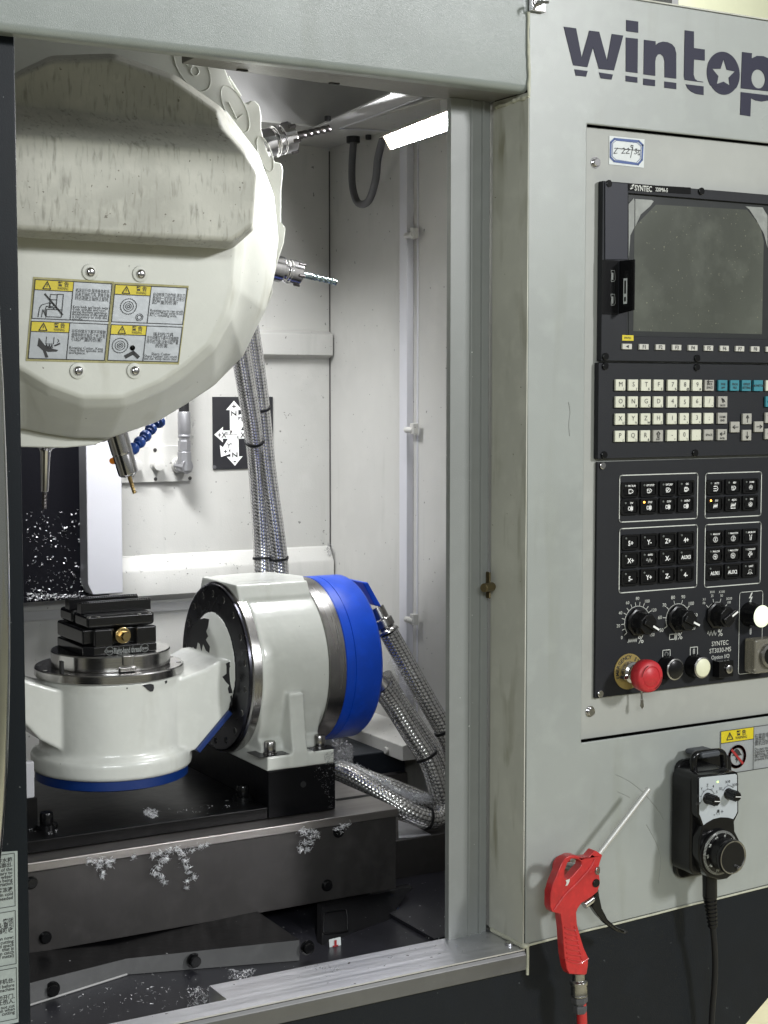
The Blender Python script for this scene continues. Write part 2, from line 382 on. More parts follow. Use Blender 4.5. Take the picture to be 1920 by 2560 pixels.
# header beam
b = MB(); prof = [(.0015,2.12),(.0015,1.7795)] + [(.0095-.008*math.cos(t), 1.7795-.008*math.sin(t)) for t in (PI/8,PI/4,3*PI/8,PI/2)] + [(.020,1.7715),(.020,2.12)]
b.ngonprism([Vector((-.3,y,z)) for y, z in prof], (1.2808,0,0))
hb = b.build('header_beam', 'beam_paint', cab, angle=50)
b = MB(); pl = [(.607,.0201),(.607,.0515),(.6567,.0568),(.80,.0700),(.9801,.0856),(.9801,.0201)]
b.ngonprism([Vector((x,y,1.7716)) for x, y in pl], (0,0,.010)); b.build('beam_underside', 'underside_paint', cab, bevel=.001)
b = MB()
for x, y in ((.665,.047),(.775,.060)): b.box(x,x+.011,y,y+.004,1.7705,1.7716,0)
b.build('slot', 'black_void', cab)
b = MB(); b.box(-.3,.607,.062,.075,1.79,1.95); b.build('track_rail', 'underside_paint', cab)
# reveal (jamb), inner frame profile
b = MB(); b.box(.9812,.9825,.0008,.068,.846,1.7712); b.build('jamb', 'jamb_paint', cab)
b = MB()
zz = (.78,1.7712)
fx = lambda c, x: at(c,x,500,Y=.067).x
prof = [(.9262,.067),(fx('V',1030),.067),(fx('V',1033),.0655),(fx('V',1046),.0655),(fx('V',1049),.069),(fx('V',1110),.069),(fx('V',1114),.0665),(fx('V',1128),.0665),(fx('V',1131),.071),(fx('V',1176),.071),(fx('V',1176)+.001,.075),(.9262,.075)]
b.ngonprism([Vector((x,y,zz[0])) for x, y in prof], (0,0,zz[1]-zz[0])); b.build('door_frame_post', 'frame_paint', cab, angle=25)
b = MB(); b.box(fx('V',1170),.9812,.074,.076,.78,1.7712); b.build('frame_seam', 'black_void', cab)
b = MB(); b.box(.9815,1.2,.0905,.094,.70,1.845); b.box(.9835,.9845,.0035,.0900,.846,1.771); b.build('front_leak_lining', 'inner_paint', cab)  # unseen inner front wall, added to stop lamp light leaking past the post
# latch on the frame
lt = thing('door_latch', 'small brass latch knob on the grey frame post', 'latch', at('V',1160,1300,Y=.06))
c = at('V',1120,1300,Y=.05)
b = MB(); b.cyl(c+Vector((.018,.006,0)), c+Vector((.002,0,0)), .0050, 20); b.build('knob', 'old_brass', lt, bevel=.001)
b = MB(); q = at('V',1172,1270,Y=.06); b.box(q.x+.000,q.x+.002,.060,.068,q.z-.017,q.z+.013); b.build('bracket', 'old_brass', lt, bevel=.0015)
# sill (steel tray edge)
sill = thing('door_sill', 'brushed stainless steel door sill with a notch at the left', 'sill', (.7,0,.82))
b = MB(); zt = .8412
loop = [(.2,0),(.9835,0),(.9835,.0735),(.638,.0735),(.638,.030),(.2,.030)]
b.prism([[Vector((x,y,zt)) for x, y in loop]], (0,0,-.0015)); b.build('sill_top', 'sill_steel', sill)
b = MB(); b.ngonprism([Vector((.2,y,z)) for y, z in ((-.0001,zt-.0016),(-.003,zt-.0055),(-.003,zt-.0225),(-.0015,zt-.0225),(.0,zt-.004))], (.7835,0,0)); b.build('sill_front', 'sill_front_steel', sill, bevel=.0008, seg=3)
b = MB(); b.box(.638,.6395,.031,.0735,zt-.03,zt-.0016); b.box(.638,.9835,.0735,.0750,zt-.04,zt-.0016); b.box(.2,.638,.0305,.032,zt-.03,zt-.0016); b.build('inner_lip', 'sill_steel', sill)
b = screw_mb(at('I',1398,958,Z=zt), (0,0,1), .0055, .003, 16); b.build('screw', ['polished_steel','black_void'], sill)
b = MB()
for p0, p1, r in ((at('L',198,70,Y=-.0005), at('L',202,585,Y=-.0005), .0016), (at('L',0,655,X=.981), at('L',200,585,X=.981), .0025)):
    pts = [p0.lerp(p1, k/14) + Vector((random.uniform(-.0006,.0006),0,random.uniform(-.0006,.0006))) for k in range(15)]; b.tube(pts, [r*random.uniform(.7,1.3) for _ in pts], 8, smooth=3)
pts = [Vector((.9825,.064,.8445)), Vector((.9825,.03,.8445)), Vector((.9828,.002,.8445)), Vector((.988,-.0005,.8452))] 
b.tube(pts, [.003,.0028,.0033,.002], 8)
pts = [Vector((x,-.0006,zsk(x)-.0008)) for x in [.987+.03*k for k in range(20)]]; b.tube([p+Vector((0,0,random.uniform(-.0004,.0004))) for p in pts], .0013, 8, smooth=2)
b.tube([Vector((.9862,-.001,.8445)), Vector((.9865,-.001,.83)), Vector((.9862,-.001,.812))], .0017, 8)
b.tube([Vector((.9822,.0015,z)) for z in (.85,1.1,1.4,1.77)], .0006, 8)
b.build('sealant_bead', 'caulk', cab)
# black skirt
p1 = at('J',1510,2034,Y=.004); p2 = at('J',1659,1860,Y=.004); d = (p2-p1); e0 = p1 - d*6; e1 = p2 + d*3
b = MB(); b.prism([[Vector((.0,.004,.836)), Vector((.9840,.004,.836)), Vector((.9842,.004,.846)), Vector((1.7,.004,zsk(1.7)-.0005)), Vector((1.7,.004,p1.z+d.z/d.x*(1.7-p1.x))), Vector((e0.x,.004,e0.z)), Vector((.0,.004,e0.z))]], (0,.02,0)); b.build('skirt', 'skirt_paint', cab)
# bracket with cotter pin at top of the seam
br = thing('cable_clip', 'small bright bracket with split pin above the logo panel', 'bracket', at('L',245,30,Y=0))
q0 = at('L',205,68,Y=-.002); q1 = at('L',292,68,Y=-.002)
b = MB(); b.box(q0.x,q1.x,-.006,-.0005,q0.z,q0.z+.045); b.build('plate', 'polished_steel', br, bevel=.0008)
b = MB(); b.tube([at('L',228,60,Y=-.008), at('L',250,20,Y=-.012), at('L',262,12,Y=-.02), at('L',320,14,Y=-.03)], .0016, 8); b.tube(circ(at('L',262,5,Y=-.009), .004, 12)+[circ(at('L',262,5,Y=-.009), .004, 12)[0]], .0011, 6, smooth=0); b.build('split_pin', 'turned_steel', br)

b = MB()
for pl in ([(640,365),(700,392),(760,430),(830,490),(890,560),(935,620),(960,665)],[(845,700),(880,760),(915,830),(938,910),(940,980),(925,1090)],[(735,520),(700,500),(650,480)]): b.tube(ats('J',pl,Y=-.0001), .0004, 4)
b.tube(ats('D',[(386,1738),(0,0)][:1],Y=0)*2 if False else [at('S',1421,1005,Y=-.0001), at('S',1425,1030,Y=-.0001), at('S',1422,1060,Y=-.0001), at('S',1424,1090,Y=-.0001)], .0006, 4)
b.build('scratch', 'scuff', cab)
# ---- logo lettering (separate letters)
lg = thing('logo_lettering', 'dark navy wintop lettering with a star inside the letter o', 'lettering', at('L',1000,400,Y=0))
YL = -.0001
def letter(loops):
    m = MB()
    for lp in loops: m.prism([[at('L',x,y,Y=YL) for x, y in q] for q in lp], (0,-.0006,0))
    return m.build('letter', 'navy', lg)
letter([[[(412,163),(487,173),(522,352),(568,187),(628,194),(676,370),(705,207),(775,217),(718,430),(627,420),(590,290),(556,410),(470,398)]], [[(477,423),(558,433),(548,468),(486,461)]], [[(627,442),(712,455),(703,486),(638,478)]]])
letter([[[(793,122),(866,132),(866,200),(793,190)]], [[(791,229),(864,237),(862,446),(791,437)]], [[(790,462),(861,472),(861,505),(790,496)]]])
letter([[[(902,243),(972,252),(972,276),(990,261),(1015,254),(1045,257),(1072,270),(1090,292),(1098,325),(1098,480),(1027,472),(1027,375),(1020,345),(1003,330),(985,334),(974,352),(970,375),(970,463),(899,454)]], [[(898,479),(969,488),(969,526),(897,518)]], [[(1026,497),(1098,506),(1098,544),(1026,535)]]])
letter([[[(1150,185),(1206,192),(1206,293),(1272,302),(1272,370),(1206,363),(1204,455),(1212,482),(1228,494),(1262,499),(1262,503),(1150,488),(1145,462),(1146,430)]], [[(1156,514),(1265,527),(1265,580),(1222,574),(1190,560),(1168,540)]]])
def el(cx, cy, rx, ry, a0, a1, n, sk=.10): return [(cx+rx*math.cos(a0+(a1-a0)*k/n), cy+ry*math.sin(a0+(a1-a0)*k/n)+sk*rx*math.cos(a0+(a1-a0)*k/n)) for k in range(n+1)]
up_ = [p for p in el(1385,448,100,132,math.radians(141),math.radians(400),40)]
star = [(1387,362),(1406,426),(1455,436),(1418,474),(1424,522),(1386,498),(1346,512),(1355,465),(1318,420),(1368,420)]
letter([[up_, star], [el(1385,448,96,130,math.radians(40),math.radians(139),16)]])
letter([[[(1500,317),(1560,325),(1558,356),(1590,341),(1630,343),(1672,362),(1705,400),(1722,450),(1722,505),(1705,562),(1492,539)], el(1598,482,42,58,0,2*PI*23/24,23)],
        [[(1492,562),(1700,586),(1665,612),(1620,620),(1580,612),(1554,600),(1550,710),(1488,700)]]])

# ================================================================ INSET PLATE and STICKERS
ip = thing('control_plate', 'inset grey metal plate carrying the screen, keyboard and control buttons', 'control plate', (1.36, YP, 1.064))
b = MB(); b.ngonprism([Vector((1.0625,YP,1.7435)), Vector((1.0625,YP,1.0645)), Vector((1.66,YP,1.0675)), Vector((1.66,YP,1.7435))], (0,.003,0)); b.build('plate', 'plate_paint', ip, bevel=.001)
for c, x, y in (('L',605,992),('Q',120,1100)):
    q = at(c,x,y,Y=YP); m = screw_mb(q, (0,-1,0), .0045, .0035, 16, (.0062,.001)); m.build('screw', ['polished_steel','black_void'], ip)
st = thing('number_sticker', 'small white sticker with blue frame and handwritten number above the screen', 'sticker', at('L',800,920,Y=YP))
b = MB(); b.ngonprism(ats('L',[(690,828),(905,850),(900,1024),(688,1002)],Y=YP-.0003), (0,-.0004,0)); b.build('paper', 'sticker_white', st)
b = MB()
oc = lambda k: [(720+k,846+k*.8),(872-k,860+k*.8),(897-k,885+k*.5),(892-k,975-k*.5),(868-k,1004-k*.8),(718+k,985-k*.8),(696+k,960-k*.5),(698+k,868+k*.5)]
b.stroke(ats('L',oc(2),Y=YP-.0008), .0024, closed=True); b.stroke(ats('L',oc(13),Y=YP-.0008), .0006, closed=True); b.build('frame_print', 'sticker_blue', st)
b = MB(); w = .0007
for pl in ([(722,905),(742,903),(718,936),(738,934)],[(765,910),(780,902),(786,912),(766,935),(786,934)],[(795,912),(808,903),(812,915),(792,935),(812,936)],[(835,905),(822,895),(824,886),(836,888),(832,910),(820,962)],[(843,935),(846,936)],[(848,910),(860,908),(852,922),(862,932),(848,940)],[(866,915),(878,918),(868,925),(876,945),(864,944)],[(740,905),(868,918)]): b.stroke(ats('L',pl,Y=YP-.0009), w)
b.build('handwriting', 'print_black', st)

# ================================================================ DISPLAY UNIT
YD = -.0005
du = thing('display_unit', 'black framed machine control display with dusty dark screen and function keys', 'monitor', at('M',900,1740,Y=YD))
dz0 = at('M',195,1735,Y=YD).z; dz1 = at('M',245,180,Y=YD).z; dx0 = at('M',225,900,Y=YD).x; dx1 = 1.62
b = MB(); sq = ats('M',[(495,1478),(1612,1505),(1628,640),(1612,408),(500,330)],Y=YD)
sx0 = at('M',450,900,Y=YD).x; sz0 = at('M',440,1505,Y=YD).z-.002; sz1 = at('M',450,285,Y=YD).z; sx1 = at('M',1660,900,Y=YD).x+.01
b.prism([[Vector((dx0,YD,dz0)),Vector((dx1,YD,dz0)),Vector((dx1,YD,dz1)),Vector((dx0,YD,dz1))], [Vector((sx0,YD,sz0)),Vector((sx0,YD,sz1)),Vector((sx1,YD,sz1)),Vector((sx1,YD,sz0))]], (0,.0085,0)); b.build('housing', 'unit_black', du, bevel=.0009)
b = MB(); b.box(sx0,sx1,YD+.0045,YD+.006,sz0,sz1); b.build('bezel', 'bezel_glass', du)
b = MB(); b.prism([ats('M',[(500,330),(1612,406),(1662,480),(1655,780),(1632,1568),(455,1550),(455,380)],Y=YD+.0038), ats('M',[(690,385),(505,575),(495,1478),(1607,1505),(1622,700),(1590,565),(1478,430)],Y=YD+.0038)], (0,.0006,0)); b.build('film', 'bezel_glass', du)
b = MB(); b.ngonprism(ats('M',[(690,385),(505,575),(495,1478),(1607,1505),(1622,700),(1590,565),(1478,430)],Y=YD+.0036), (0,.0008,0)); b.build('screen', 'screen_glass', du)
b = MB()
for pl in ([(512,336),(655,346),(672,356),(640,400),(560,470),(512,575)],[(1465,400),(1612,410),(1655,480),(1655,760),(1625,640),(1560,520),(1500,430)],[(455,380),(500,330),(506,360),(504,580),(470,650),(455,860)],[(820,1550),(850,1535),(880,1545),(905,1556),(1625,1568),(1625,1578),(440,1556)]): b = MB(); b.prism([ats('M',pl,Y=YD+.0033)], (0,.0003,0)); b.build('film_residue', 'screen_film', du)
b = MB(); b.ngonprism(ats('M',[(247,190),(443,205),(443,862),(247,862)],Y=YD-.0002), (0,-.0012,0)); b.build('side_cover', 'unit_strip', du, bevel=.0005)
b = MB(); b.ngonprism(ats('M',[(450,205),(990,238),(990,295),(450,262)],Y=YD-.0002), (0,-.0004,0)); b.build('name_strip', 'gloss_black', du)
b = MB(); tw = lambda c, x0, x1, y, Y: (at(c,x1,y,Y=Y)-at(c,x0,y,Y=Y)).length
b.text('SYNTEC', .0088, at('M',582,245,Y=YD-.0009), bold=True, wmax=tw('M',508,656,245,YD)); b.text('220MA-5', .0060, at('M',740,257,Y=YD-.0009), bold=True, wmax=tw('M',686,792,257,YD))
b.stroke(ats('M',[(498,215),(478,226),(494,238),(472,247)],Y=YD-.0009), .0016); b.build('lettering', 'print_grey', du)
# usb bay with open flap
b = MB(); b.box(at('M',235,0,Y=YD).x, at('M',372,0,Y=YD).x, YD-.0008, YD-.0001, at('M',300,1335,Y=YD).z, at('M',300,868,Y=YD).z); b.build('port_bay', 'gloss_black', du)
b = MB()
for y in (1000,1205):
    b.stroke(ats('M',[(300,y-45),(332,y-45),(338,y+30),(330,y+48),(302,y+50),(306,y-10),(300,y-45)],Y=YD-.0014), .0006)
    b.stroke(ats('M',[(315,y-20),(315,y+30)],Y=YD-.0014), .0022)
b.build('port', 'dim_print', du)
fl0 = at('M',374,1100,Y=YD-.001); b = MB(); z0 = at('M',374,1330,Y=YD).z; z1 = at('M',374,872,Y=YD).z; fx1 = at('M',505,1100,Y=YD-.026).x
b.ngonprism([Vector((fl0.x,YD-.001,z0)), Vector((fx1,YD-.026,z0+.003)), Vector((fx1,YD-.026,z1)), Vector((fl0.x,YD-.001,z1))], (.0018,.0012,0)); fp = b.build('port_flap', 'gloss_black', du, bevel=.0006)
b = MB(); fd = (Vector((fx1,YD-.026,0)) - Vector((fl0.x,YD-.001,0))); A_ = lambda t, z: Vector((fl0.x,YD-.001,0)) + fd*t + Vector((-.0006,-.0009,z))
za = at('M',420,1242,Y=YD-.012).z; zb = at('M',420,1022,Y=YD-.012).z
b.add([A_(.27,za),A_(.52,za),A_(.52,zb),A_(.27,zb)],[(0,1,2,3)],0); 
for k in range(26):
    z = za+(zb-za)*(.06+.88*k/26)
    if random.random() < .75: b.add([A_(.32,z)+Vector((-.0002,-.0003,0)),A_(.44,z)+Vector((-.0002,-.0003,0)),A_(.44,z+.0012)+Vector((-.0002,-.0003,0)),A_(.32,z+.0012)+Vector((-.0002,-.0003,0))],[(0,1,2,3)],1)
b.build('barcode_label', ['sticker_white','print_black'], du)
b = MB(); b.ngonprism(ats('M',[(398,1512),(495,1515),(495,1562),(398,1560)],Y=YD-.0002), (0,-.0004,0)); b.text('SYNTEC', .0032, at('M',447,1537,Y=YD-.0008), mi=1, bold=True, wmax=.010); b.build('tag_label', ['sticker_yellow','print_black'], du)
bolt = screw_mb((0,0,0), (0,-1,0), .0042, .0028, 16)
bproto = None
def black_bolt(parent, c, x, y, Y, nm='screw', mats=('gloss_black','black_void')):
    q = at(c,x,y,Y=Y); m = screw_mb(q, (0,-1,0), .0040, .0024, 16); return m.build(nm, list(mats), parent)
for x, y in ((278,205),(1078,270),(250,1697),(1042,1712)): black_bolt(du,'M',x,y,YD)
fkx = [(433,'\u25c4'),(575,'F1'),(717,'F2'),(860,'F3'),(997,'F4'),(1133,'F5'),(1268,'F6'),(1403,'F7'),(1536,'F8'),(1668,'\u25ba')]
fz = at('M',433,1612,Y=YD).z; x0 = at('M',575,1615,Y=YD).x; xp = (at('M',1536,1632,Y=YD).x - x0)/7
for i, (x, s) in enumerate(fkx):
    cx = x0 + xp*(i-1); b = MB(); b.box(cx-.0066,cx+.0066,YD-.0028,YD,fz-.0031,fz+.0031)
    if s[0] == 'F': b.text(s, .0058, (cx,YD-.0030,fz), mi=1, bold=True)
    else:
        k = -1 if i == 0 else 1; b.add([(cx+k*.0024,YD-.003,fz),(cx-k*.002,YD-.003,fz+.0018),(cx-k*.002,YD-.003,fz-.0018)],[(0,1,2)],1)
    b.build('key', ['key_silver','print_black'], du, bevel=.0004)

# ================================================================ KEYBOARD UNIT
YK = .0005
kb = thing('keyboard_unit', 'black keyboard panel with rows of cream letter keys and grey and teal keys', 'keyboard', at('N',900,930,Y=YK))
kz0 = at('N',190,925,Y=YK).z; kz1 = at('N',205,92,Y=YK).z; kx0 = at('N',192,500,Y=YK).x
b = MB(); b.box(kx0,1.62,YK,YP-.0005,kz0,kz1); b.build('panel', 'unit_black', kb, bevel=.0009)
for x, y in ((248,122),(1040,132),(238,888),(1025,872)): black_bolt(kb,'N',x,y,YK)
cols = [383,493,603,712,832,938,1045,1151,1267,1370,1470,1573,1677]
kx = [at('N',x,285,Y=YK-.003).x for x in cols]
rz = [at('N',383,y,Y=YK-.003).z for y in (285,432,580,728)]
kproto = {}
def key(x, z, main, sub='', kind='key_cream', icon=None):
    b = MB(); w = .0069; b.ngonprism([Vector((x+sx*w,YK-.0005,z+sz*.0063)) for sx, sz in ((-1,-1),(1,-1),(1,1),(-1,1))], (0,-.0032,0)); yy = YK-.0040
    o = Vector((x,yy,z))
    if main and '\n' in main:
        for k, t in enumerate(main.split('\n')): b.text(t, .0036, o+Vector((0,0,.0015-.0040*k)), mi=1, bold=True, wscale=.9)
    elif main: b.text(main, .0074 if len(main) < 2 else .0036, o+Vector((0,0,.001 if sub else 0)), mi=1, bold=len(main) > 1)
    if sub: b.text(sub, .0036 if len(sub) < 2 else .0030, o+Vector((.0042 if len(sub) < 2 else 0,0,-.0042)), mi=1, bold=True, wscale=1 if len(sub) < 2 else .8)
    if icon: b.stroke([o+Vector((p[0]*.001,0,p[1]*.001)) for p in icon], .0009, mi=1)
    return b.build('key', [kind,'print_black'], kb, bevel=.0007)
rows = [[('M','I'),('S','J'),('T','K'),('F','E'),('7','%'),('8','@'),('9','#')],[('O','A'),('N','B'),('G','C'),('D','L'),('4','$'),('5',''),('6','*'),('/','\u2022')],
 [('X','U'),('Y','V'),('Z','W'),('H','['),('1','!'),('2','<'),('3','>'),(';','_')],[('P','('),('Q',')'),('R','&'),None,('-','+'),('0','\\'),('.',','),None]]
for r, row in enumerate(rows):
    for c, k in enumerate(row):
        if k: key(kx[c], rz[r], *k)
ar = lambda a: [(p[0]*math.cos(a)-p[1]*math.sin(a), p[0]*math.sin(a)+p[1]*math.cos(a)) for p in ((-4,0),(4,0),(1,2),(4,0),(1,-2))]
key(kx[7],rz[0],'BACK\nSPACE','', 'key_grey', [(p[0],p[1]+4.3) for p in ar(PI)])
for i, t in enumerate(('POSI\nAPP','PROG\nFILE','OFFSET\nSETTING','MONITOR')): key(kx[8+i],rz[0],t,'','key_teal')
key(kx[12],rz[0],'-','','key_cream'); key(kx[12],rz[1],'','','key_teal',ar(PI))
key(kx[3],rz[3],'','SHIFT','key_grey',[(0,4.5),(-2.5,2),(-1,2),(-1,-2),(1,-2),(1,2),(2.5,2),(0,4.5)])
key(kx[8],rz[1],'','DELETE','key_grey',[(-2,4),(2,2),(0,-1),(-2,4),(3,0)]); key(kx[8],rz[2],'HOME\nEND','','key_grey'); key(kx[7],rz[3],'SPACE','','key_grey')
key(kx[8],rz[3],'','ENTER','key_grey',[(3.5,4),(3.5,.8),(-3.5,.8),(-1,2.4),(-3.5,.8),(-1,-.8)])
ka = at('N',1358,648,Y=YK); kb_ = at('N',1462,577,Y=YK); kc = at('N',1563,645,Y=YK); kd = at('N',1459,718,Y=YK)
for q, a in ((ka,PI),(kb_,PI/2),(kc,0),(kd,-PI/2)): key(q.x, q.z, '', '', 'key_grey', ar(a))
key(kx[12],rz[2],'','','key_grey',[(-3,3),(3,3),(3,-1)]); key(kx[12],rz[3],'','','key_grey',[(-3,0),(0,3),(3,3)])

# ================================================================ OPERATOR PANEL
YO = .0045
op = thing('operator_panel', 'black operator panel with square lit buttons, override dials and push buttons', 'control panel', at('Q',700,960,Y=YO))
c4 = [at('O',185,52,Y=YO), at('Q',165,988,Y=YO)]
b = MB(); b.ngonprism([Vector((c4[0].x,YO,c4[0].z)), Vector((1.62,YO,c4[0].z+.001)), Vector((1.62,YO,c4[1].z+.002)), Vector((c4[1].x,YO,c4[1].z))], (0,YP-YO-.0006,0)); b.build('panel', 'unit_black', op, bevel=.0007)
black_bolt(op,'O',225,82,YO,mats=('polished_steel','black_void')); black_bolt(op,'Q',205,948,YO,mats=('polished_steel','black_void'))
b = MB(); yy = YO-.0004
def wrect(c, pts, w=.0011):
    p = ats(c, pts, Y=yy); x0 = (p[0].x+p[3].x)/2; x1 = (p[1].x+p[2].x)/2; z1 = (p[0].z+p[1].z)/2; z0 = (p[2].z+p[3].z)/2
    b.stroke(rrect(x0,x1,z0,z1,.003,yy), w, closed=True); return x0,x1,z0,z1
g1 = wrect('O',[(375,165),(1050,150),(1048,540),(375,570)]); g2 = wrect('O',[(1118,150),(1600,135),(1598,515),(1115,537)])
g3 = wrect('O',[(375,628),(1047,595),(1043,1135),(372,1180)]); g4 = wrect('O',[(1115,593),(1597,570),(1590,1103),(1110,1130)])
wrect('Q',[(1412,72),(1612,58),(1602,760),(1402,778)], .0007)
b.build('printed_frame', 'print_grey', op)
ic = {}
def pent(o, s): return [(o[0]-s,o[1]-s),(o[0]+s*.5,o[1]-s),(o[0]+s*1.5,o[1]),(o[0]+s*.5,o[1]+s),(o[0]-s,o[1]+s),(o[0]-s,o[1]-s)]
def zig(n, h, w): return [(-w/2+w*k/n, h if k % 2 else -h) for k in range(n+1)]
cir = lambda r, cx=0, cy=0, n=14: [(cx+r*math.cos(2*PI*k/n), cy+r*math.sin(2*PI*k/n)) for k in range(n+1)]
icons = dict(pentc=[pent((0,0),2.6),cir(1.6,-.5)], pento=[pent((0,0),2.6),[(-2,2.4),(1,2.4)],[(-2.4,-1),(-1.4,1.5),(0,1.2),(.6,-1)]], pents=[pent((0,0),2.6),[(-2,-2),(1.6,2)]], pentd=[pent((0,0),2.6),[(-1.6,1.3),(1.2,1.3),(1.2,-1.3),(-1.6,-1.3)]],
 spin=[[(-3,2),(0,2),(0,-2),(-3,-2),(-3,2)],[(1,3),(1,-3),(2.2,-3),(2.2,3),(1,3)],[(3.2,2),(3.2,-2)]], arrow=[[(-3,3),(2,3),(3.5,0),(2,-3),(-3,-3)],[(-3,0),(1,0)]], stop=[cir(2.6),[(-2,0),(2,0)],[(0,0),(0,3)]], jog=[zig(7,2.6,6)], incj=[zig(9,2.6,7),[(-3.5,-4),(3.5,-4)]], mpg=[cir(2.9),[(0,2),(-2,-1.4),(2,-1.4),(0,2)]],
 sine=[[(-3.8+7.6*k/24, 2.4*math.sin(4*PI*k/24)) for k in range(25)]], gear=[cir(2.8,n=10),cir(3.4,n=10),[(0,1.5),(0,-1.5)]], gear2=[cir(2.8,n=10),[(-1.5,.5),(1.5,.5),(0,-1.4)],cir(3.4,n=10)], tube=[[(-1.8,3.5),(-1,1),(-1,-3),(1,-3),(1,1),(1.8,3.5)]], tap=[[(-3,-1),(-3,1.5),(3,1.5),(3,-.5),(-1,-.5),(-1,-3.5)],[(0,1.5),(0,3.4)],[(-1.6,3.4),(1.6,3.4)]], lamp=[cir(2,cy=.6),[(-3.4,-3.2),(-1.4,-1)],[(3.4,-3.2),(1.4,-1)],[(0,-3.6),(0,-1.6)]])
def sqbtn(x, z, icon=None, txt=None, small=None, led=None):
    hw, hh = .0121, .0087; b = MB()
    b.prism([rrect(x-hw,x+hw,z-hh,z+hh,.0020,YO), rrect(x-hw*.80,x+hw*.80,z-hh*.78,z+hh*.78,.0016,YO)], (0,-.0036,0), 0)
    b.box(x-hw*.74,x+hw*.74,YO-.0026,YO-.0002,z-hh*.72,z+hh*.72,1)
    p = YO-.0030; o = Vector((x,p,z))
    if small: b.text(small, .0030, o+Vector((.0018,0,.0044)), mi=2, bold=True, wscale=.85)
    if icon:
        for st_ in icons[icon]: b.stroke([o+Vector((q[0]*.00098,0,q[1]*.00088-.0018)) for q in st_], .0009, mi=2)
    if txt: b.text(txt, .0076 if len(txt) < 4 else .0060, o+Vector((0,0,-.001)), mi=2, bold=True, wscale=.92)
    b.lathe([(.0012,0),(.0012,.0006),(.0006,.001)], o+Vector((-.0066,.0004,.0046)), (0,-1,0), 10, 4 if led else 3)
    return b.build('button', ['knob_black','gloss_black','print_white','dim_led','warm_led'], op, bevel=.0004)
def grid(c, xs, ys, fn):
    X = [at(c,x,(ys[0]+ys[-1])/2,Y=YO-.003).x for x in xs]
    for r, y in enumerate(ys):
        z = at(c,xs[0],y,Y=YO-.003).z
        for k, x in enumerate(X): fn(r, k, x, z)
G1 = [[('pentc','DRY RUN'),('pento','OPT.STOP'),('pents','OPT.SKIP'),('pentd','SBK')],[('spin','CW'),('spin','STOP'),('spin','CCW'),('spin','ORIENT')]]
grid('O',(470,630,793,950),(292,440),lambda r,k,x,z: sqbtn(x,z,G1[r][k][0],None,G1[r][k][1],led=(r,k)==(1,1)))
G2 = [[('arrow','AUTO'),('pento','MDI'),('stop','HOME')],[('jog','JOG'),('incj','INJOG'),('mpg','MPG')]]
grid('O',(1205,1358,1508),(268,418),lambda r,k,x,z: sqbtn(x,z,G2[r][k][0],None,G2[r][k][1],led=(r,k)==(1,0)))
G3 = [['5+','Y-','Z+','4+'],['X+',None,'X-','AUX3'],['5-','Y+','Z-','4-']]
grid('O',(472,632,793,950),(745,897,1052),lambda r,k,x,z: sqbtn(x,z,None if G3[r][k] else 'sine',G3[r][k],None if G3[r][k] else 'RAPID'))
G4 = [[('gear','MAG.CW'),('gear','MAG.CCW'),('tube','AIR.BLOW')],[('gear2','MAG.CW'),('gear2','MAG.CCW'),('tap','COOLANT')],[(None,'AUX1'),(None,'AUX2'),('lamp','LIGHT')]]
grid('O',(1202,1355,1505),(708,857,1005),lambda r,k,x,z: sqbtn(x,z,G4[r][k][0],G4[r][k][1] if not G4[r][k][0] else None,G4[r][k][1] if G4[r][k][0] else None))
# override dials
def dial(cx, cy, rad, labels, a0, a1, ptr, ticks, ls=.0052, arc=True):
    o = at('Q',cx,cy,Y=YO-.0005); b = MB(); b.lathe([(.0165,0),(.0165,.003),(.0135,.004),(.0125,.019),(.0115,.021)], o, (0,-1,0), 8, 0, ph=.3)
    d = Vector((math.cos(ptr),0,math.sin(ptr))); s = Vector((-d.z,0,d.x)); f = o+Vector((0,-.021,0))
    b.ngonprism([f-d*.009-s*.0035, f+d*.0125-s*.0035, f+d*.0125+s*.0035, f-d*.009+s*.0035], (0,-.0035,0), 0); b.stroke([f+d*.004+Vector((0,-.0037,0)), f+d*.0122+Vector((0,-.0037,0))], .0022, mi=1)
    b.build('dial_knob', ['knob_black','print_white'], op, bevel=.0008)
    b = MB(); q = Vector((o.x,YO-.0004,o.z))
    if arc: b.stroke([q+Vector((math.cos(a0+(a1-a0)*k/24)*rad,0,math.sin(a0+(a1-a0)*k/24)*rad)) for k in range(25)], .0007)
    for k in range(ticks):
        a = a0+(a1-a0)*k/(ticks-1); dd = Vector((math.cos(a),0,math.sin(a))); b.stroke([q+dd*rad, q+dd*(rad+.0045)], .0007)
    for k, t in enumerate(labels):
        a = a0+(a1-a0)*k/(len(labels)-1); dd = Vector((math.cos(a),0,math.sin(a)))
        for j, tt in enumerate(t.split('|')): b.text(tt, ls, q+dd*(rad+.0088)+Vector((0,0,.0045-.0045*j if '|' in t else 0)))
    return b.build('dial_scale', 'print_grey', op)
R = math.radians
dial(530,330,.0185,['0','20','40','60','80','100','120','','150'],R(216),R(-36),R(-30),16,.0052)
dial(878,300,.0175,['50','60','70','80','90','100','110','120'],R(206),R(-28),R(-25),8,.0060)
dial(1210,270,.0155,['X1|F0','X10|25','X100|50','X250|100'],R(140),R(35),R(30),4,.0042)
b = MB(); yy = YO-.0004
def S_(o, pts, k, w=.0008): b.stroke([Vector((o.x+p[0]*k,yy,o.z+p[1]*k)) for p in pts], w)
S_(at('Q',487,487,Y=yy), zig(9,1.6,10), .0013); b.text('%', .0125, at('Q',560,478,Y=yy))
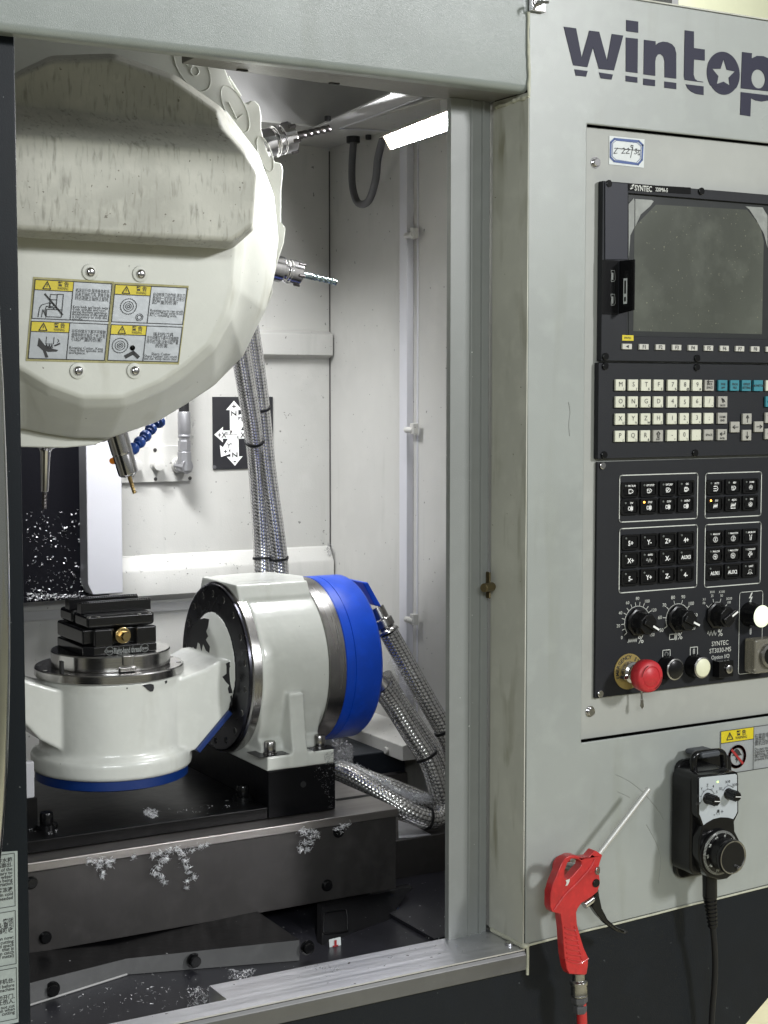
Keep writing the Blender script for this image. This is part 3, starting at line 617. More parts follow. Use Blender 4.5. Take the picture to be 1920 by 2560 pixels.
o = at('Q',836,455,Y=yy); S_(o,[(-4,2.4),(2,2.4),(2,-2.4),(-4,-2.4),(-4,2.4)],.00125); S_(o,[(3,3.4),(3,-3.4)],.00125); S_(o,[(4.4,3),(4.4,-3)],.00125); b.text('%', .0115, at('Q',898,448,Y=yy))
S_(at('Q',1172,425,Y=yy), [(-5+10*k/30, 2.2*math.sin(6*PI*k/30)) for k in range(31)], .0013); b.text('%', .0115, at('Q',1247,420,Y=yy))
b.text('SYNTEC', .0078, at('Q',1245,510,Y=yy), wmax=tw('Q',1175,1318,510,YO)); b.text('ST3030-M5', .0078, at('Q',1247,570,Y=yy), wmax=tw('Q',1155,1340,570,YO)); b.text('Option I/O', .0068, at('Q',1248,628,Y=yy), wmax=tw('Q',1170,1325,628,YO))
for cx, cy, kind in ((780,607,'O'),(1017,582,'I')):
    o = at('Q',cx,cy,Y=yy); S_(o, [(-5.5,-5),(-5.5,5),(5.5,5),(5.5,-5)] + ([(-5.5,-5)] if kind == 'O' else []), .001, .0009)
    if kind == 'O': S_(o, cir(2.3), .001, .0012)
    else: S_(o, [(-1,-3),(1,-3),(1,3),(-1,3),(-1,-3)], .0009, .0009)
o = at('Q',1510,120,Y=yy); b.add([Vector((o.x+p[0]*.001,yy,o.z+p[1]*.001)) for p in ((1,6.5),(-3,-.5),(.2,.3),(-1.4,-4),(-2.4,-3.4),(-.6,-7),(1.6,-3.6),(.4,-3.8),(3,1.6),(0,.9),(3.2,6.5))],[tuple(range(11))],0)
o = at('Q',1507,408,Y=yy); S_(o,[(-.8,-3.4),(.8,-3.4),(.8,3.4),(-.8,3.4),(-.8,-3.4)],.001)
b.build('lettering', 'print_grey', op)
# emergency stop
o = at('Q',452,755,Y=YO-.0004); b = MB(); b.lathe([(.0205,0),(.0205,.0008)], o, (0,-1,0), 40, 0)
for k, ch in enumerate('EMERGENCY STOP'):
    a = R(200-k*14.5); d = Vector((math.cos(a),0,math.sin(a))); b.text(ch, .0062, o+d*.0165+Vector((0,-.0011,0)), Vector((math.sin(a),0,-math.cos(a))), d, mi=1, bold=True)
b.build('emergency_label', ['estop_label','print_black'], op)
b = MB(); b.lathe([(.0125,.0008),(.0125,.010),(.0095,.012),(.0095,.022)], o, (0,-1,0), 28, 0); b.box(o.x-.0165,o.x-.010,YO-.014,YO-.006,o.z-.006,o.z-.002,0); b.build('collar', 'polished_steel', op, bevel=.0006)
b = MB(); b.lathe([(.0135,.022),(.0178,.026),(.0185,.034),(.0180,.038),(.0165,.0402),(.0118,.0412),(.0112,.0404),(.0105,.0412),(0,.0418)], o, (0,-1,0), 48, 0)
for s in (-1,1):
    b.stroke([o+Vector((math.cos(a)*.014*1,-.0418,math.sin(a)*.014)) for a in [R(20+s*90+k*8) for k in range(9)]], .0009, mi=1)
b.build('emergency_button', ['estop_red','gun_red_dark'], op, angle=50)
b = MB(); q = at('Q',565,985,Y=YO-.012); b.tube([o+Vector((.005,-.02,-.018)), q+Vector((0,0,.010)), q+Vector((.001,0,-.006))], .0012, 8); b.ngonprism([q+Vector((x,0,z)) for x, z in ((-.001,-.002),(.002,-.002),(.003,-.010),(.0005,-.0125),(-.002,-.009))], (0,-.001,0)); b.build('hanging_wire', 'turned_steel', op)
def push(cx, cy, r, ring, face, depth=.016, nm='push_button'):
    o = at('Q',cx,cy,Y=YO-.0004); b = MB(); b.lathe([(r*1.18,0),(r*1.18,.003),(r*1.08,.005),(r*1.05,depth),(r*.93,depth+.0008),(r*.92,depth-.001)], o, (0,-1,0), 36, 0, mis=[0,0,0,1,1]); b.lathe([(r*.9,depth-.0012),(r*.9,depth+.001),(r*.80,depth+.0018),(0,depth+.002)], o, (0,-1,0), 36, 2)
    return b.build(nm, ['gloss_black',ring,face], op, angle=50)
push(780,720,.0118,'turned_steel','knob_black'); push(1015,705,.0118,'turned_steel','cream_button')
push(1495,260,.0125,'lit_cream','lit_cream',.022); 
o = at('Q',1530,600,Y=YO-.0004); b = MB(); b.box(o.x-.015,o.x+.019,YO-.020,YO-.0005,o.z-.021,o.z+.020); b.build('clear_guard', 'clear_plastic', op, bevel=.003, seg=3)
b = MB(); b.lathe([(.0145,.0205),(.0145,.024),(.011,.0245),(.0105,.0225),(0,.0225)], o+Vector((.006,0,0)), (0,-1,0), 32, 0, mis=[0,0,1,1]); b.build('guarded_button', ['turned_steel','gloss_black'], op, angle=50)
o = at('Q',1245,722,Y=YO); b = MB(); b.box(o.x-.012,o.x+.010,YO-.012,YO-.0004,o.z-.0095,o.z+.0095); b.lathe([(.0052,.012),(.0052,.0145),(.0042,.015)], o+Vector((.002,0,0)), (0,-1,0), 24, 1); b.box(o.x+.0014,o.x+.0026,YO-.0155,YO-.0148,o.z-.003,o.z+.0025,2)
b.build('key_switch', ['gloss_black','turned_steel','black_void'], op, bevel=.0008)
# ================================================================ SLIDING DOOR (left)
dr = thing('sliding_door', 'black painted sliding door edge at the left of the opening', 'door', (.3, .03, .8))
b = MB(); b.box(.385,.436,.030,.058,.6,1.84); b.build('door_frame', 'door_paint', dr, bevel=.002)
b = MB(); b.box(-.2,.3852,.036,.045,.6,1.84); b.build('door_panel', 'door_paint', dr)
hd = [at('S',x,y,Y=-.030) for x, y in ((-14,560),(-8,760),(4,1000),(13,1250),(18,1480),(19,1650),(13,1900),(2,2080),(-16,2230))]
b = MB(); b.tube([p - Vector((.0105,0,0)) for p in hd], .0125, 24, smooth=6); b.build('door_handle', 'chrome_handle', dr)
ds = thing('door_warning_label', 'tall grey printed notice sheet on the black door at lower left', 'sticker', (.39,.0295,.85))
YS = .0293; cr = [at('S',x,y,Y=YS) for x, y in ((-110,2138),(43.5,2127),(46,2555),(-110,2590))]
b = MB(); b.ngonprism(cr, (0,-.0004,0)); b.build('sheet', 'door_label', ds)
b = MB(); lx = at('S',38,2300,Y=YS).x; YT_ = YS-.0006
Zp = lambda y: at('S',30,y,Y=YS).z
for y0, y1 in ((2133,2265),(2277,2410),(2420,2548)):
    b.stroke([(lx-.09,YT_,Zp(y0)),(lx,YT_,Zp(y0)),(lx,YT_,Zp(y1)),(lx-.09,YT_,Zp(y1))], .0006)
def rt_(t, y, s): b.text(t, s*.78, (lx-.002,YT_,Zp(y)), align='r', bold=True)
for t, y, s in (('\u8bf7\u5b9a\u671f\u66f4\u6362\u6c34\u7bb1\u5e76\u6c34\u7bb1',2148,.0062),('\u907f\u514d\u6db2\u4f4d\u8fc7\u9ad8\u6ea2\u51fa.',2160,.0062),('the box is full as of the',2171,.0058),('level is necessary to',2180,.0058),('check that the water',2189,.0058),('keeps it from being',2198,.0058),('lost in transportation',2207,.0058),('\u8bf7\u4f7f\u7528\u9632\u51bb\u6db2',2222,.0062),('area that was in cold',2233,.0058),('add when needed',2243,.0058),
  ('\u95e8\u7a97, \u5bc6\u95ed',2300,.0066),('\u9632\u6b62\u706b\u661f\u5f15',2312,.0066),('\u8d77\u5668\u5438\u6536',2324,.0066),('when now:',2342,.0058),('when cutting',2352,.0058),('closed space',2361,.0058),('that is',2370,.0058),('to catch',2379,.0058),('of metal)',2388,.0058),
  ('\u8bf7\u5148\u64cd\u4f5c\u673a\u53f0,',2450,.0066),('read before',2462,.0058),('the machine',2471,.0058),('\u8bf7\u52ff\u5f00\u95e8,',2490,.0066),('\u9632\u6b62\u4f24\u4eba.',2502,.0066),('do not cut',2514,.0058),('open when',2522,.0058),('cutting',2530,.0058)): rt_(t, y, s)
b.build('lettering', 'print_black', ds)

# ================================================================ INTERIOR LINING
inn = thing('interior_lining', 'grey white sheet-metal walls lining the machining chamber', 'wall', (.6,.86,.8))
ZC = 1.8455; RX = 1.2; RY = .864
b = MB(); b.box(-.4,RX,RY,RY+.01,.7,ZC); b.build('rear_wall', 'inner_paint', inn)
b = MB(); b.box(RX,RX+.008,.07,RY+.01,.7,ZC); b.build('side_wall', 'inner_paint', inn)
b = MB(); b.box(-.4,RX+.006,.70,RY+.008,ZC,ZC+.003); b.build('ceiling_flange', 'inner_paint', inn)
b = MB(); b.box(1.128,RX+.006,.09,.6995,ZC,ZC+.003); b.build('ceiling_panel', 'inner_paint', inn)
xsm = at('S',679,250,Y=.7).x
b = MB(); b.box(-.4,xsm,.7005,.704,ZC+.003,2.2); b.box(xsm+.001,1.5,.703,.7065,ZC+.003,2.2); b.build('upper_panel', 'inner_dark_shaded', inn)
b = MB(); b.box(-.4,1.5,.09,.70,2.1,2.11); b.box(RX+.05,RX+.06,.09,.7,ZC,2.1); b.box(-.41,-.4,.09,RY,.6,2.1); b.build('roof', 'inner_dark_shaded', inn)
b = MB(); q = [at('W',*p, Z=1.842) for p in ((560,380),(1110,170),(895,150),(280,425))]; b.ngonprism(q, (0,0,.003)); b.build('ceiling_brace', 'inner_dark_shaded', inn, bevel=.001)
b = MB(); a0 = at('W',562,378,Z=1.8415); a1 = at('W',1108,172,Z=1.8415); b.tube([a0,a1], .0012, 6); a2 = at('W',850,408,Z=1.852); b.tube([a0, Vector((RX,a0.y,a0.z+.003))], .0015, 6); b.build('brace_edge', 'white_sheet', inn)
# upper rear rib, lower rear rib
b = MB(); b.ngonprism([Vector((.9,y,z)) for y, z in ((RY,1.5545),(RY-.003,1.5535),(RY-.016,1.548),(RY-.016,1.515),(RY,1.509))], (RX-.903,0,0)); b.build('wall_rib', 'inner_paint', inn, bevel=.0008)
b = MB(); b.ngonprism([Vector((.76,y,z)) for y, z in ((RY,1.208),(RY-.004,1.206),(RY-.016,1.187),(RY-.018,1.183),(RY-.018,1.147),(RY,1.1365))], (RX-.763,0,0)); b.build('wall_rib', 'inner_paint', inn, bevel=.0008)
b = MB(); b.box(.5,RX-.002,RY-.0035,RY-.0005,1.120,1.1335); b.build('wall_seam', 'inner_dark_shaded', inn)
# conduit channel on the side wall
yq = lambda x: at('V',x,500,X=RX-.002).y
b = MB(); b.box(RX-.002,RX-.0001,yq(585),yq(545),.95,1.835,0); b.box(RX-.012,RX-.0003,yq(634)-.002,yq(588),.95,1.835,1); b.build('cable_channel', ['inner_paint','white_sheet'], inn, bevel=.0008)
b = MB(); b.cyl((RX-.0008,yq(669),.95),(RX-.0008,yq(669),1.835),.0015,8); b.build('seam_edge', 'white_sheet', inn)
for y in (588,1075,1550):
    q = at('S',1025,y,X=RX-.014); b = MB(); b.cyl(q+Vector((-.001,.010,0)), q+Vector((-.001,-.012,0)), .0045, 14); b.box(q.x-.003,q.x+.006,q.y-.014,q.y-.004,q.z-.006,q.z+.010); b.build('channel_clip', 'inner_paint', inn, bevel=.001)
b = MB(); b.tube([Vector((RX-.0008,RY-.0008,z+random.uniform(-.001,.001))) for z in (.93,1.2,1.5,1.84)], .0012, 6); b.build('corner_seam', 'dark_plate', inn)
# bottom rail on side wall
b = MB(); qa = at('E',1340,1150,X=1.15)
b.ngonprism([Vector((x,.549,z)) for x, z in ((RX,.958),(1.165,.946),(1.15,.943),(1.15,.9205),(RX,.9205))], (0,RY-.552,0)); b.build('side_rail', 'inner_paint', inn, bevel=.0015)
q = at('U',1110,228,X=1.1495); screw_mb(q, (-1,0,0), .005, .004).build('screw', ['inner_paint','black_void'], inn)
for p in ((480,300),(222,560),(362,574),(752,425)):
    q = at('W',*p,Z=ZC-.001); screw_mb(q+Vector((0,0,.001)), (0,0,-1), .0045, .007, 12).build('screw', ['black_void','black_void'], inn)
# black cover plate and white strip behind spindle
bc = thing('black_cover', 'black sliding way cover strewn with bright chips behind the spindle tool', 'cover', (.7,.835,1.15))
b = MB(); b.box(.3,.779,.832,.838,1.157,1.7); b.box(.3,.779,.826,.832,1.152,1.160); b.build('cover_sheet', 'bellows', bc, bevel=.001)
ws = thing('column_shield', 'pale grey vertical shield strip with clipped lower corner beside the black cover', 'shield', (.79,.8,1.16))
pts = [at('D',190,950,Y=.8), at('D',190,1262,Y=.8), at('D',201,1281,Y=.8), at('D',266,1281,Y=.8), at('D',264,950,Y=.8)]
pts[0] = Vector((pts[1].x,.8,1.6)); pts[4] = Vector((pts[3].x,.8,1.6)); pts[2].z = pts[3].z
b = MB(); b.ngonprism(pts, (0,.045,0)); b.build('strip', 'white_sheet', ws, bevel=.0015)
b = MB(); b.box(.772,.80,.805,.835,1.150,1.1590); b.build('foot', 'black_block', ws)
# fitting plate
fp_ = thing('coolant_fitting_plate', 'small plate on the rear wall with threaded ports and a crimped hose elbow', 'fitting', (.95,.855,1.25))
pz = [at('C',725,275,Y=.858), at('C',1138,275,Y=.858), at('C',1138,487,Y=.858), at('C',725,493,Y=.858)]
b = MB(); b.box(pz[0].x-.02,pz[1].x,.859,.8635,pz[3].z,pz[0].z); b.build('plate', 'inner_paint', fp_, bevel=.0008)
for p in ((918,296),(921,468),(1125,463)): b = screw_mb(at('C',*p,Y=.859), (0,-1,0), .0028, .001, 12); b.build('screw', ['dark_plate','black_void'], fp_)
for p in ((925,383),(795,385)):
    q = at('C',*p,Y=.859); b = MB(); b.lathe([(.0100,0),(.0095,.002),(.0085,.003),(.0085,.014),(.0055,.0145)], q, (0,-1,0), 24, 0); b.lathe([(.0055,.0143),(.0048,.006),(0,.006)], q, (0,-1,0), 6, 1); b.build('port', ['inner_paint','dark_plate'], fp_)
b = MB(); q = at('C',1060,385,Y=.859); b.cyl(q, q+Vector((0,-.016,0)), .013, 20, 0); b.build('port', 'inner_paint', fp_)
b = MB(); e = at('C',1093,380,Y=.838); b.cyl(e+Vector((-.004,.012,-.002)), e+Vector((.002,-.008,-.004)), .0115, 8); b.cyl(e+Vector((0,0,-.010)), e+Vector((0,0,.019)), .0112, 8); b.cyl(e+Vector((0,0,.019)), e+Vector((0,0,.036)), .0098, 6); b.lathe([(.0085,.036),(.0085,.040),(.0100,.041),(.0100,.044),(.0090,.045),(.0098,.048),(.0100,.078),(.0092,.080)], e, (0,0,1), 24, 0)
b.build('hose_elbow', 'crimp_grey', fp_, bevel=.001)
b = MB(); b.tube([e+Vector((0,0,.078)), e+Vector((0,0,.12)), e+Vector((.004,.005,.24))], .0080, 14); b.build('rubber_hose', 'rubber', fp_)
# axis direction plate
ax = thing('axis_direction_plate', 'black plate with white crossed arrows marking the Z, X and Y axes', 'sign', (1.0,.86,1.3))
YA = RY-.0006; a_ = [at('C',1253,-15,Y=YA), at('C',1480,-15,Y=YA), at('C',1480,412,Y=YA), at('C',1258,412,Y=YA)]
b = MB(); b.box(a_[0].x+.001,a_[0].x+.105,YA-.0015,YA,a_[3].z,a_[0].z+.001); b.build('plate', 'axis_plate', ax, bevel=.0005)
b = MB(); ya = YA-.0019
ctr = at('C',1388,205,Y=ya)
def arr2(p0, p1, w, hw, hl):
    d = (p1-p0).normalized(); s = Vector((-d.z,0,d.x)); e_ = p1-d*hl
    b.add([p0-s*w/2,e_-s*w/2,e_-s*hw/2,p1,e_+s*hw/2,e_+s*w/2,p0+s*w/2],[tuple(range(7))],0)
P2 = lambda x, y: at('C',x,y,Y=ya)
arr2(ctr,P2(1386,4),.0145,.027,.0145); arr2(ctr,P2(1392,390),.0145,.027,.0145); arr2(ctr,P2(1270,205),.0130,.024,.0145); arr2(ctr,Vector((2*ctr.x-P2(1270,205).x,ya,ctr.z)),.0130,.024,.0145)
ctr2 = ctr+Vector((0,-.0002,0)); arr2(ctr2,P2(1310,338)+Vector((0,-.0002,0)),.0115,.024,.0145); arr2(ctr2,P2(1466,70)+Vector((0,-.0002,0)),.0115,.024,.0145); b.build('arrow', 'print_white', ax)
b = MB(); yb = -.0006
def tx(t, x, y, s, up=(0,0,1), rg=(1,0,0)): b.text(t, s, P2(x,y)+Vector((0,yb,0)), rg, up, bold=True)
tx('+',1385,38,.013); tx('Z',1384,80,.0125,(-1,0,0),(0,0,1)); tx('Z',1390,325,.0125,(-1,0,0),(0,0,1)); tx('-',1390,358,.014); tx("+X'",1318,207,.0115); tx('X',1438,207,.0115); tx("Y'",1357,270,.010); tx('+',1335,305,.0115); tx('Y',1432,112,.010); b.stroke([P2(1330,205)+Vector((0,yb,0)),P2(1405,205)+Vector((0,yb,0))],.0006); b.build('lettering', 'print_black', ax)
for p in ((1270,398),): screw_mb(P2(*p), (0,-1,0), .003, .001, 12).build('screw', ['hose_grey','black_void'], ax)

area('rear_wall_fill', (.72,.60,1.78), (.96,.864,1.10), .20, 3.0, (.97,.98,1), .05, 100)  # unseen fill behind the magazine, added to brighten the rear wall
# ================================================================ WORK LAMP
lp = thing('work_lamp', 'glowing white strip lamp hanging near the top of the chamber side wall', 'lamp', (1.13,.5,1.80))
f = [at('W',868,428,X=1.115), at('W',1240,283,X=1.115), at('W',1345,368,X=1.124), at('W',912,512,X=1.124)]
f[1] = f[0]+(f[1]-f[0])*1.7; f[2] = f[3]+(f[2]-f[3])*1.6
n = (f[1]-f[0]).cross(f[3]-f[0]).normalized(); n = n if n.x < 0 else -n
b = MB(); g = [p - n*.018 for p in f]; c_ = sum(f, Vector())/4
e = [c_+(p-c_)*1.0 + ((p-c_).normalized())*.007 for p in f]; eb = [p-n*.022 for p in e]
b.add(e+eb, [(4,5,6,7),(0,1,5,4),(1,2,6,5),(2,3,7,6),(3,0,4,7)], 0); b.build('housing', 'lamp_rim', lp)
b = MB(); b.add([p+n*.0015 for p in f]+[p-n*.003 for p in f], [(0,1,2,3),(4,5,1,0),(5,6,2,1),(6,7,3,2),(7,4,0,3)], 1); b.m[0] = 0; b.build('light_strip', ['lamp_face','lamp_rim'], lp)
b = MB(); t0_, t1_ = f[0]+Vector((0,0,.002)), f[1]+Vector((0,0,.002)); b.add([t0_,t1_,t1_+n*.012,t0_+n*.012]+[p+Vector((0,0,.0012)) for p in (t0_,t1_,t1_+n*.012,t0_+n*.012)], [(0,1,2,3),(7,6,5,4),(0,1,5,4),(1,2,6,5),(2,3,7,6),(3,0,4,7)]); b.build('light_block_lip', 'lamp_rim', lp)  # lip added to keep the strip's light off the ceiling brace
b = MB(); b.box(1.138,1.146,.40,.43,1.80,1.846); b.build('bracket', 'inner_dark_shaded', lp)
lh = thing('lamp_cable', 'black corrugated lamp cable hanging in a loop from the ceiling fitting', 'cable', at('W',650,430,X=1.18))
pts = [at('W',652,470,X=1.18), at('W',642,620,X=1.178), at('W',645,760,X=1.174), at('W',672,860,X=1.17), at('W',712,885,X=1.165), at('W',760,850,X=1.158), at('W',800,720,X=1.15), at('W',815,580,X=1.145), at('W',850,440,X=1.14)]
b = MB(); rr = []; pp = []
b.tube(pts, .0056, 14, smooth=10); b.build('hose', 'hose_grey', lh)
b = MB(); q = at('W',650,475,X=1.18); b.cyl(q, q+Vector((0,0,.020)), .0105, 12); b.cyl(q+Vector((0,0,.018)), q+Vector((0,0,.030)), .012, 6); b.build('cable_gland', 'rubber', lh, bevel=.0008)

# ================================================================ TOOL MAGAZINE
tm = thing('tool_magazine', 'large cream drum-shaped tool magazine with dirty faceted cover', 'tool magazine', (.6,.45,1.45))
def bxy(p): return (p[0]/1.8433, 600+p[1]/1.8433)
Y0, Y1, Y2, YR = .300, .312, .372, .385
rim = [(450,600),(555,780),(600,900),(650,990),(700,1060),(745,1120),(790,1150),(830,1115),(880,1115),(915,1150),(935,1190),(952,1300),(948,1420),(990,1600),(1040,1730),(1100,1790),(1160,1800),(1182,1840),(1190,1880),(1182,2000),(1170,2100)]
rp = [(440+x/4.425, y/4.425) for x, y in rim] + [(x/1.728,y/1.728) for x, y in ((1216,960),(1236,985),(1228,1050),(1205,1120))] + [bxy(p) for p in ((1256,205),(1258,245),(1235,300),(1170,400),(1000,600),(850,710),(700,815),(560,890),(440,945),(300,958),(120,955),(-60,950))] + [(-60,40),(300,60)]
b = MB(); b.prism([[at('S',x,y,Y=YR) for x, y in rp]], (0,.055,0)); b.build('drum_rim', 'cream_cover', tm, bevel=.004, seg=3, bang=50)
L0 = [(-40,520),(110,600),(230,670),(380,725),(560,725),(740,650),(850,575),(960,480),(1030,340),(1065,220),(1080,40),(1078,-100),(1060,-250),(1000,-380),(880,-520),(100,-600),(-60,-600)]
L1 = [(-40,565),(110,648),(220,715),(375,770),(570,768),(760,692),(882,612),(990,505),(1068,360),(1108,232),(1130,40),(1130,-110),(1110,-260),(1050,-400),(900,-560),(100,-650),(-60,-650)]
L2 = [(-60,845),(110,870),(230,895),(350,912),(500,915),(720,840),(860,755),(985,672),(1120,535),(1225,320),(1262,180),(1284,0),(1264,-200),(1190,-400),(1040,-600),(100,-700),(-60,-700)]
def ring(L, Y, c='B'): return [at(c,x,y,Y=Y) for x, y in L]
b = MB(); n_ = len(L0); vs = ring(L0,Y0)+ring(L1,Y1)+ring(L2,Y2)+ring(L2,Y2+.012)
fs = [tuple(range(n_))] + [(k*n_+i, k*n_+(i+1)%n_, (k+1)*n_+(i+1)%n_, (k+1)*n_+i) for k in range(3) for i in range(n_)]
b.add(vs, fs); fcov = b.build('front_cover', 'cream_cover', tm, bevel=.004, seg=3, angle=30, bang=7)
# dirty bulge
O = [(40,335),(90,300),(220,240),(490,230),(760,325),(960,465),(1060,640),(1122,742),(1100,990),(1002,1077),(40,1022)]
a_in = [(40,348),(95,316),(222,262),(486,253),(748,345),(942,480)]
yU, yL = .292, .240
V = ring(a_in, yU, 'A')                              #0-5
V += [at('A',957,550,Y=yU), at('A',40,448,Y=yU)]     #6 F1R 7 F1L
V += [at('A',1058,662,Y=yL), at('A',40,580,Y=yL)]    #8 F2R 9 F2L
V += [at('A',1112,748,Y=yL), at('A',1090,975,Y=yL), at('A',1000,1040,Y=yL), at('A',40,985,Y=yL)] #10..13
V += [at('A',1100,990,Y=yL+.016), at('A',1001,1077,Y=yL+.022), at('A',40,1023,Y=yL+.022)] #14 15 16
k0 = len(V); V += ring(O, .330, 'A')                 #17.. 
F_ = [(0,1,2,3,4,5,6,7),(7,6,8,9),(9,8,10,11,12,13),(13,12,15,16),(11,14,15,12)]
F_ += [(k0+i, k0+i+1, i+1, i) for i in range(5)] + [(k0+5,k0+6,6,5),(k0+6,8,6),(k0+6,k0+7,10,8),(k0+7,k0+8,14,11,10),(k0+8,k0+9,15,14),(k0+9,k0+10,16,15)]
b = MB(); b.add(V, F_); b.build('upper_cover', 'grime_cover', tm, bevel=.005, seg=3, angle=25, bang=8)
for c, x, y in (('B',413,148),('B',645,157),('B',357,603),('B',618,603)):
    q = at(c,x,y,Y=Y0-.0002); b = MB(); b.lathe([(.0092,0),(.0089,.0018),(.0068,.0024)], q, (0,-1,0), 28, 0); b.build('washer', 'cream_cover', tm); b = MB(); b.lathe([(.0054,.0022),(.0052,.0040),(.0040,.0055),(.0026,.0060)], q, (0,-1,0), 24, 0); b.lathe([(.0026,.0059),(.0024,.0035),(0,.0035)], q, (0,-1,0), 6, 1); b.build('bolt', ['polished_steel','black_void'], tm)
# embossed numbers on the rim
def emboss(c, x, y, rx, ry, rot, s):
    m = MB(); o = at(c,x,y,Y=YR-.0002); ca_, sa_ = math.cos(rot), math.sin(rot)
    m.tube([o+Vector((rx*math.cos(2*PI*k/36)*ca_-ry*math.sin(2*PI*k/36)*sa_, 0, rx*math.cos(2*PI*k/36)*sa_+ry*math.sin(2*PI*k/36)*ca_)) for k in range(37)], .0006, 8, smooth=0)
    vs, fs, x0, x1, y0, y1 = glyphs(s, False)
    if s == '8':
        for cz, r_ in ((.0055,.0046),(-.005,.0054)): m.tube([o+Vector((r_*math.cos(2*PI*k/20)*ca_-(cz+r_*math.sin(2*PI*k/20))*sa_,0,r_*math.cos(2*PI*k/20)*sa_+(cz+r_*math.sin(2*PI*k/20))*ca_)) for k in range(21)], .0008, 6, smooth=0)
    elif s: m.tube([o+Vector((px*ca_-pz*sa_,0,px*sa_+pz*ca_)) for px, pz in ((-.004,.011),(-.0045,-.011),(-.0035,-.0112),(.005,-.010))], .0010, 6, smooth=0)
    m.build('embossed_number', 'cream_cover', tm)
emboss('R',180,745,.018,.031,R(38),'8'); emboss('R',655,1205,.0135,.030,R(30),'7'); emboss('R',985,1700,.009,.022,R(22),'')
# gripper spring + black part at rim gap
b = MB(); b.tube([at('R',575,850,Y=.43), at('R',712,1065,Y=.43)], .0022, 8); b.build('gripper_rod', 'cream_cover', tm); b = MB(); b.box(at('R',700,0,Y=.43).x, at('R',795,0,Y=.43).x, .42,.44, at('R',0,1150,Y=.43).z, at('R',0,1085,Y=.43).z); b.build('gripper_block', 'rubber', tm, bevel=.003)
b = MB(); b.box(.45,.66,.40,.52,1.395,1.55); b.build('spindle_head', 'inner_paint', tm, bevel=.008)
b = MB(); q = at('C',290,262,Y=.45); b.box(q.x-.022,q.x+.020,.44,.46,q.z-.002,q.z+.006); b.build('spindle_nose', 'turned_steel', tm, bevel=.001)

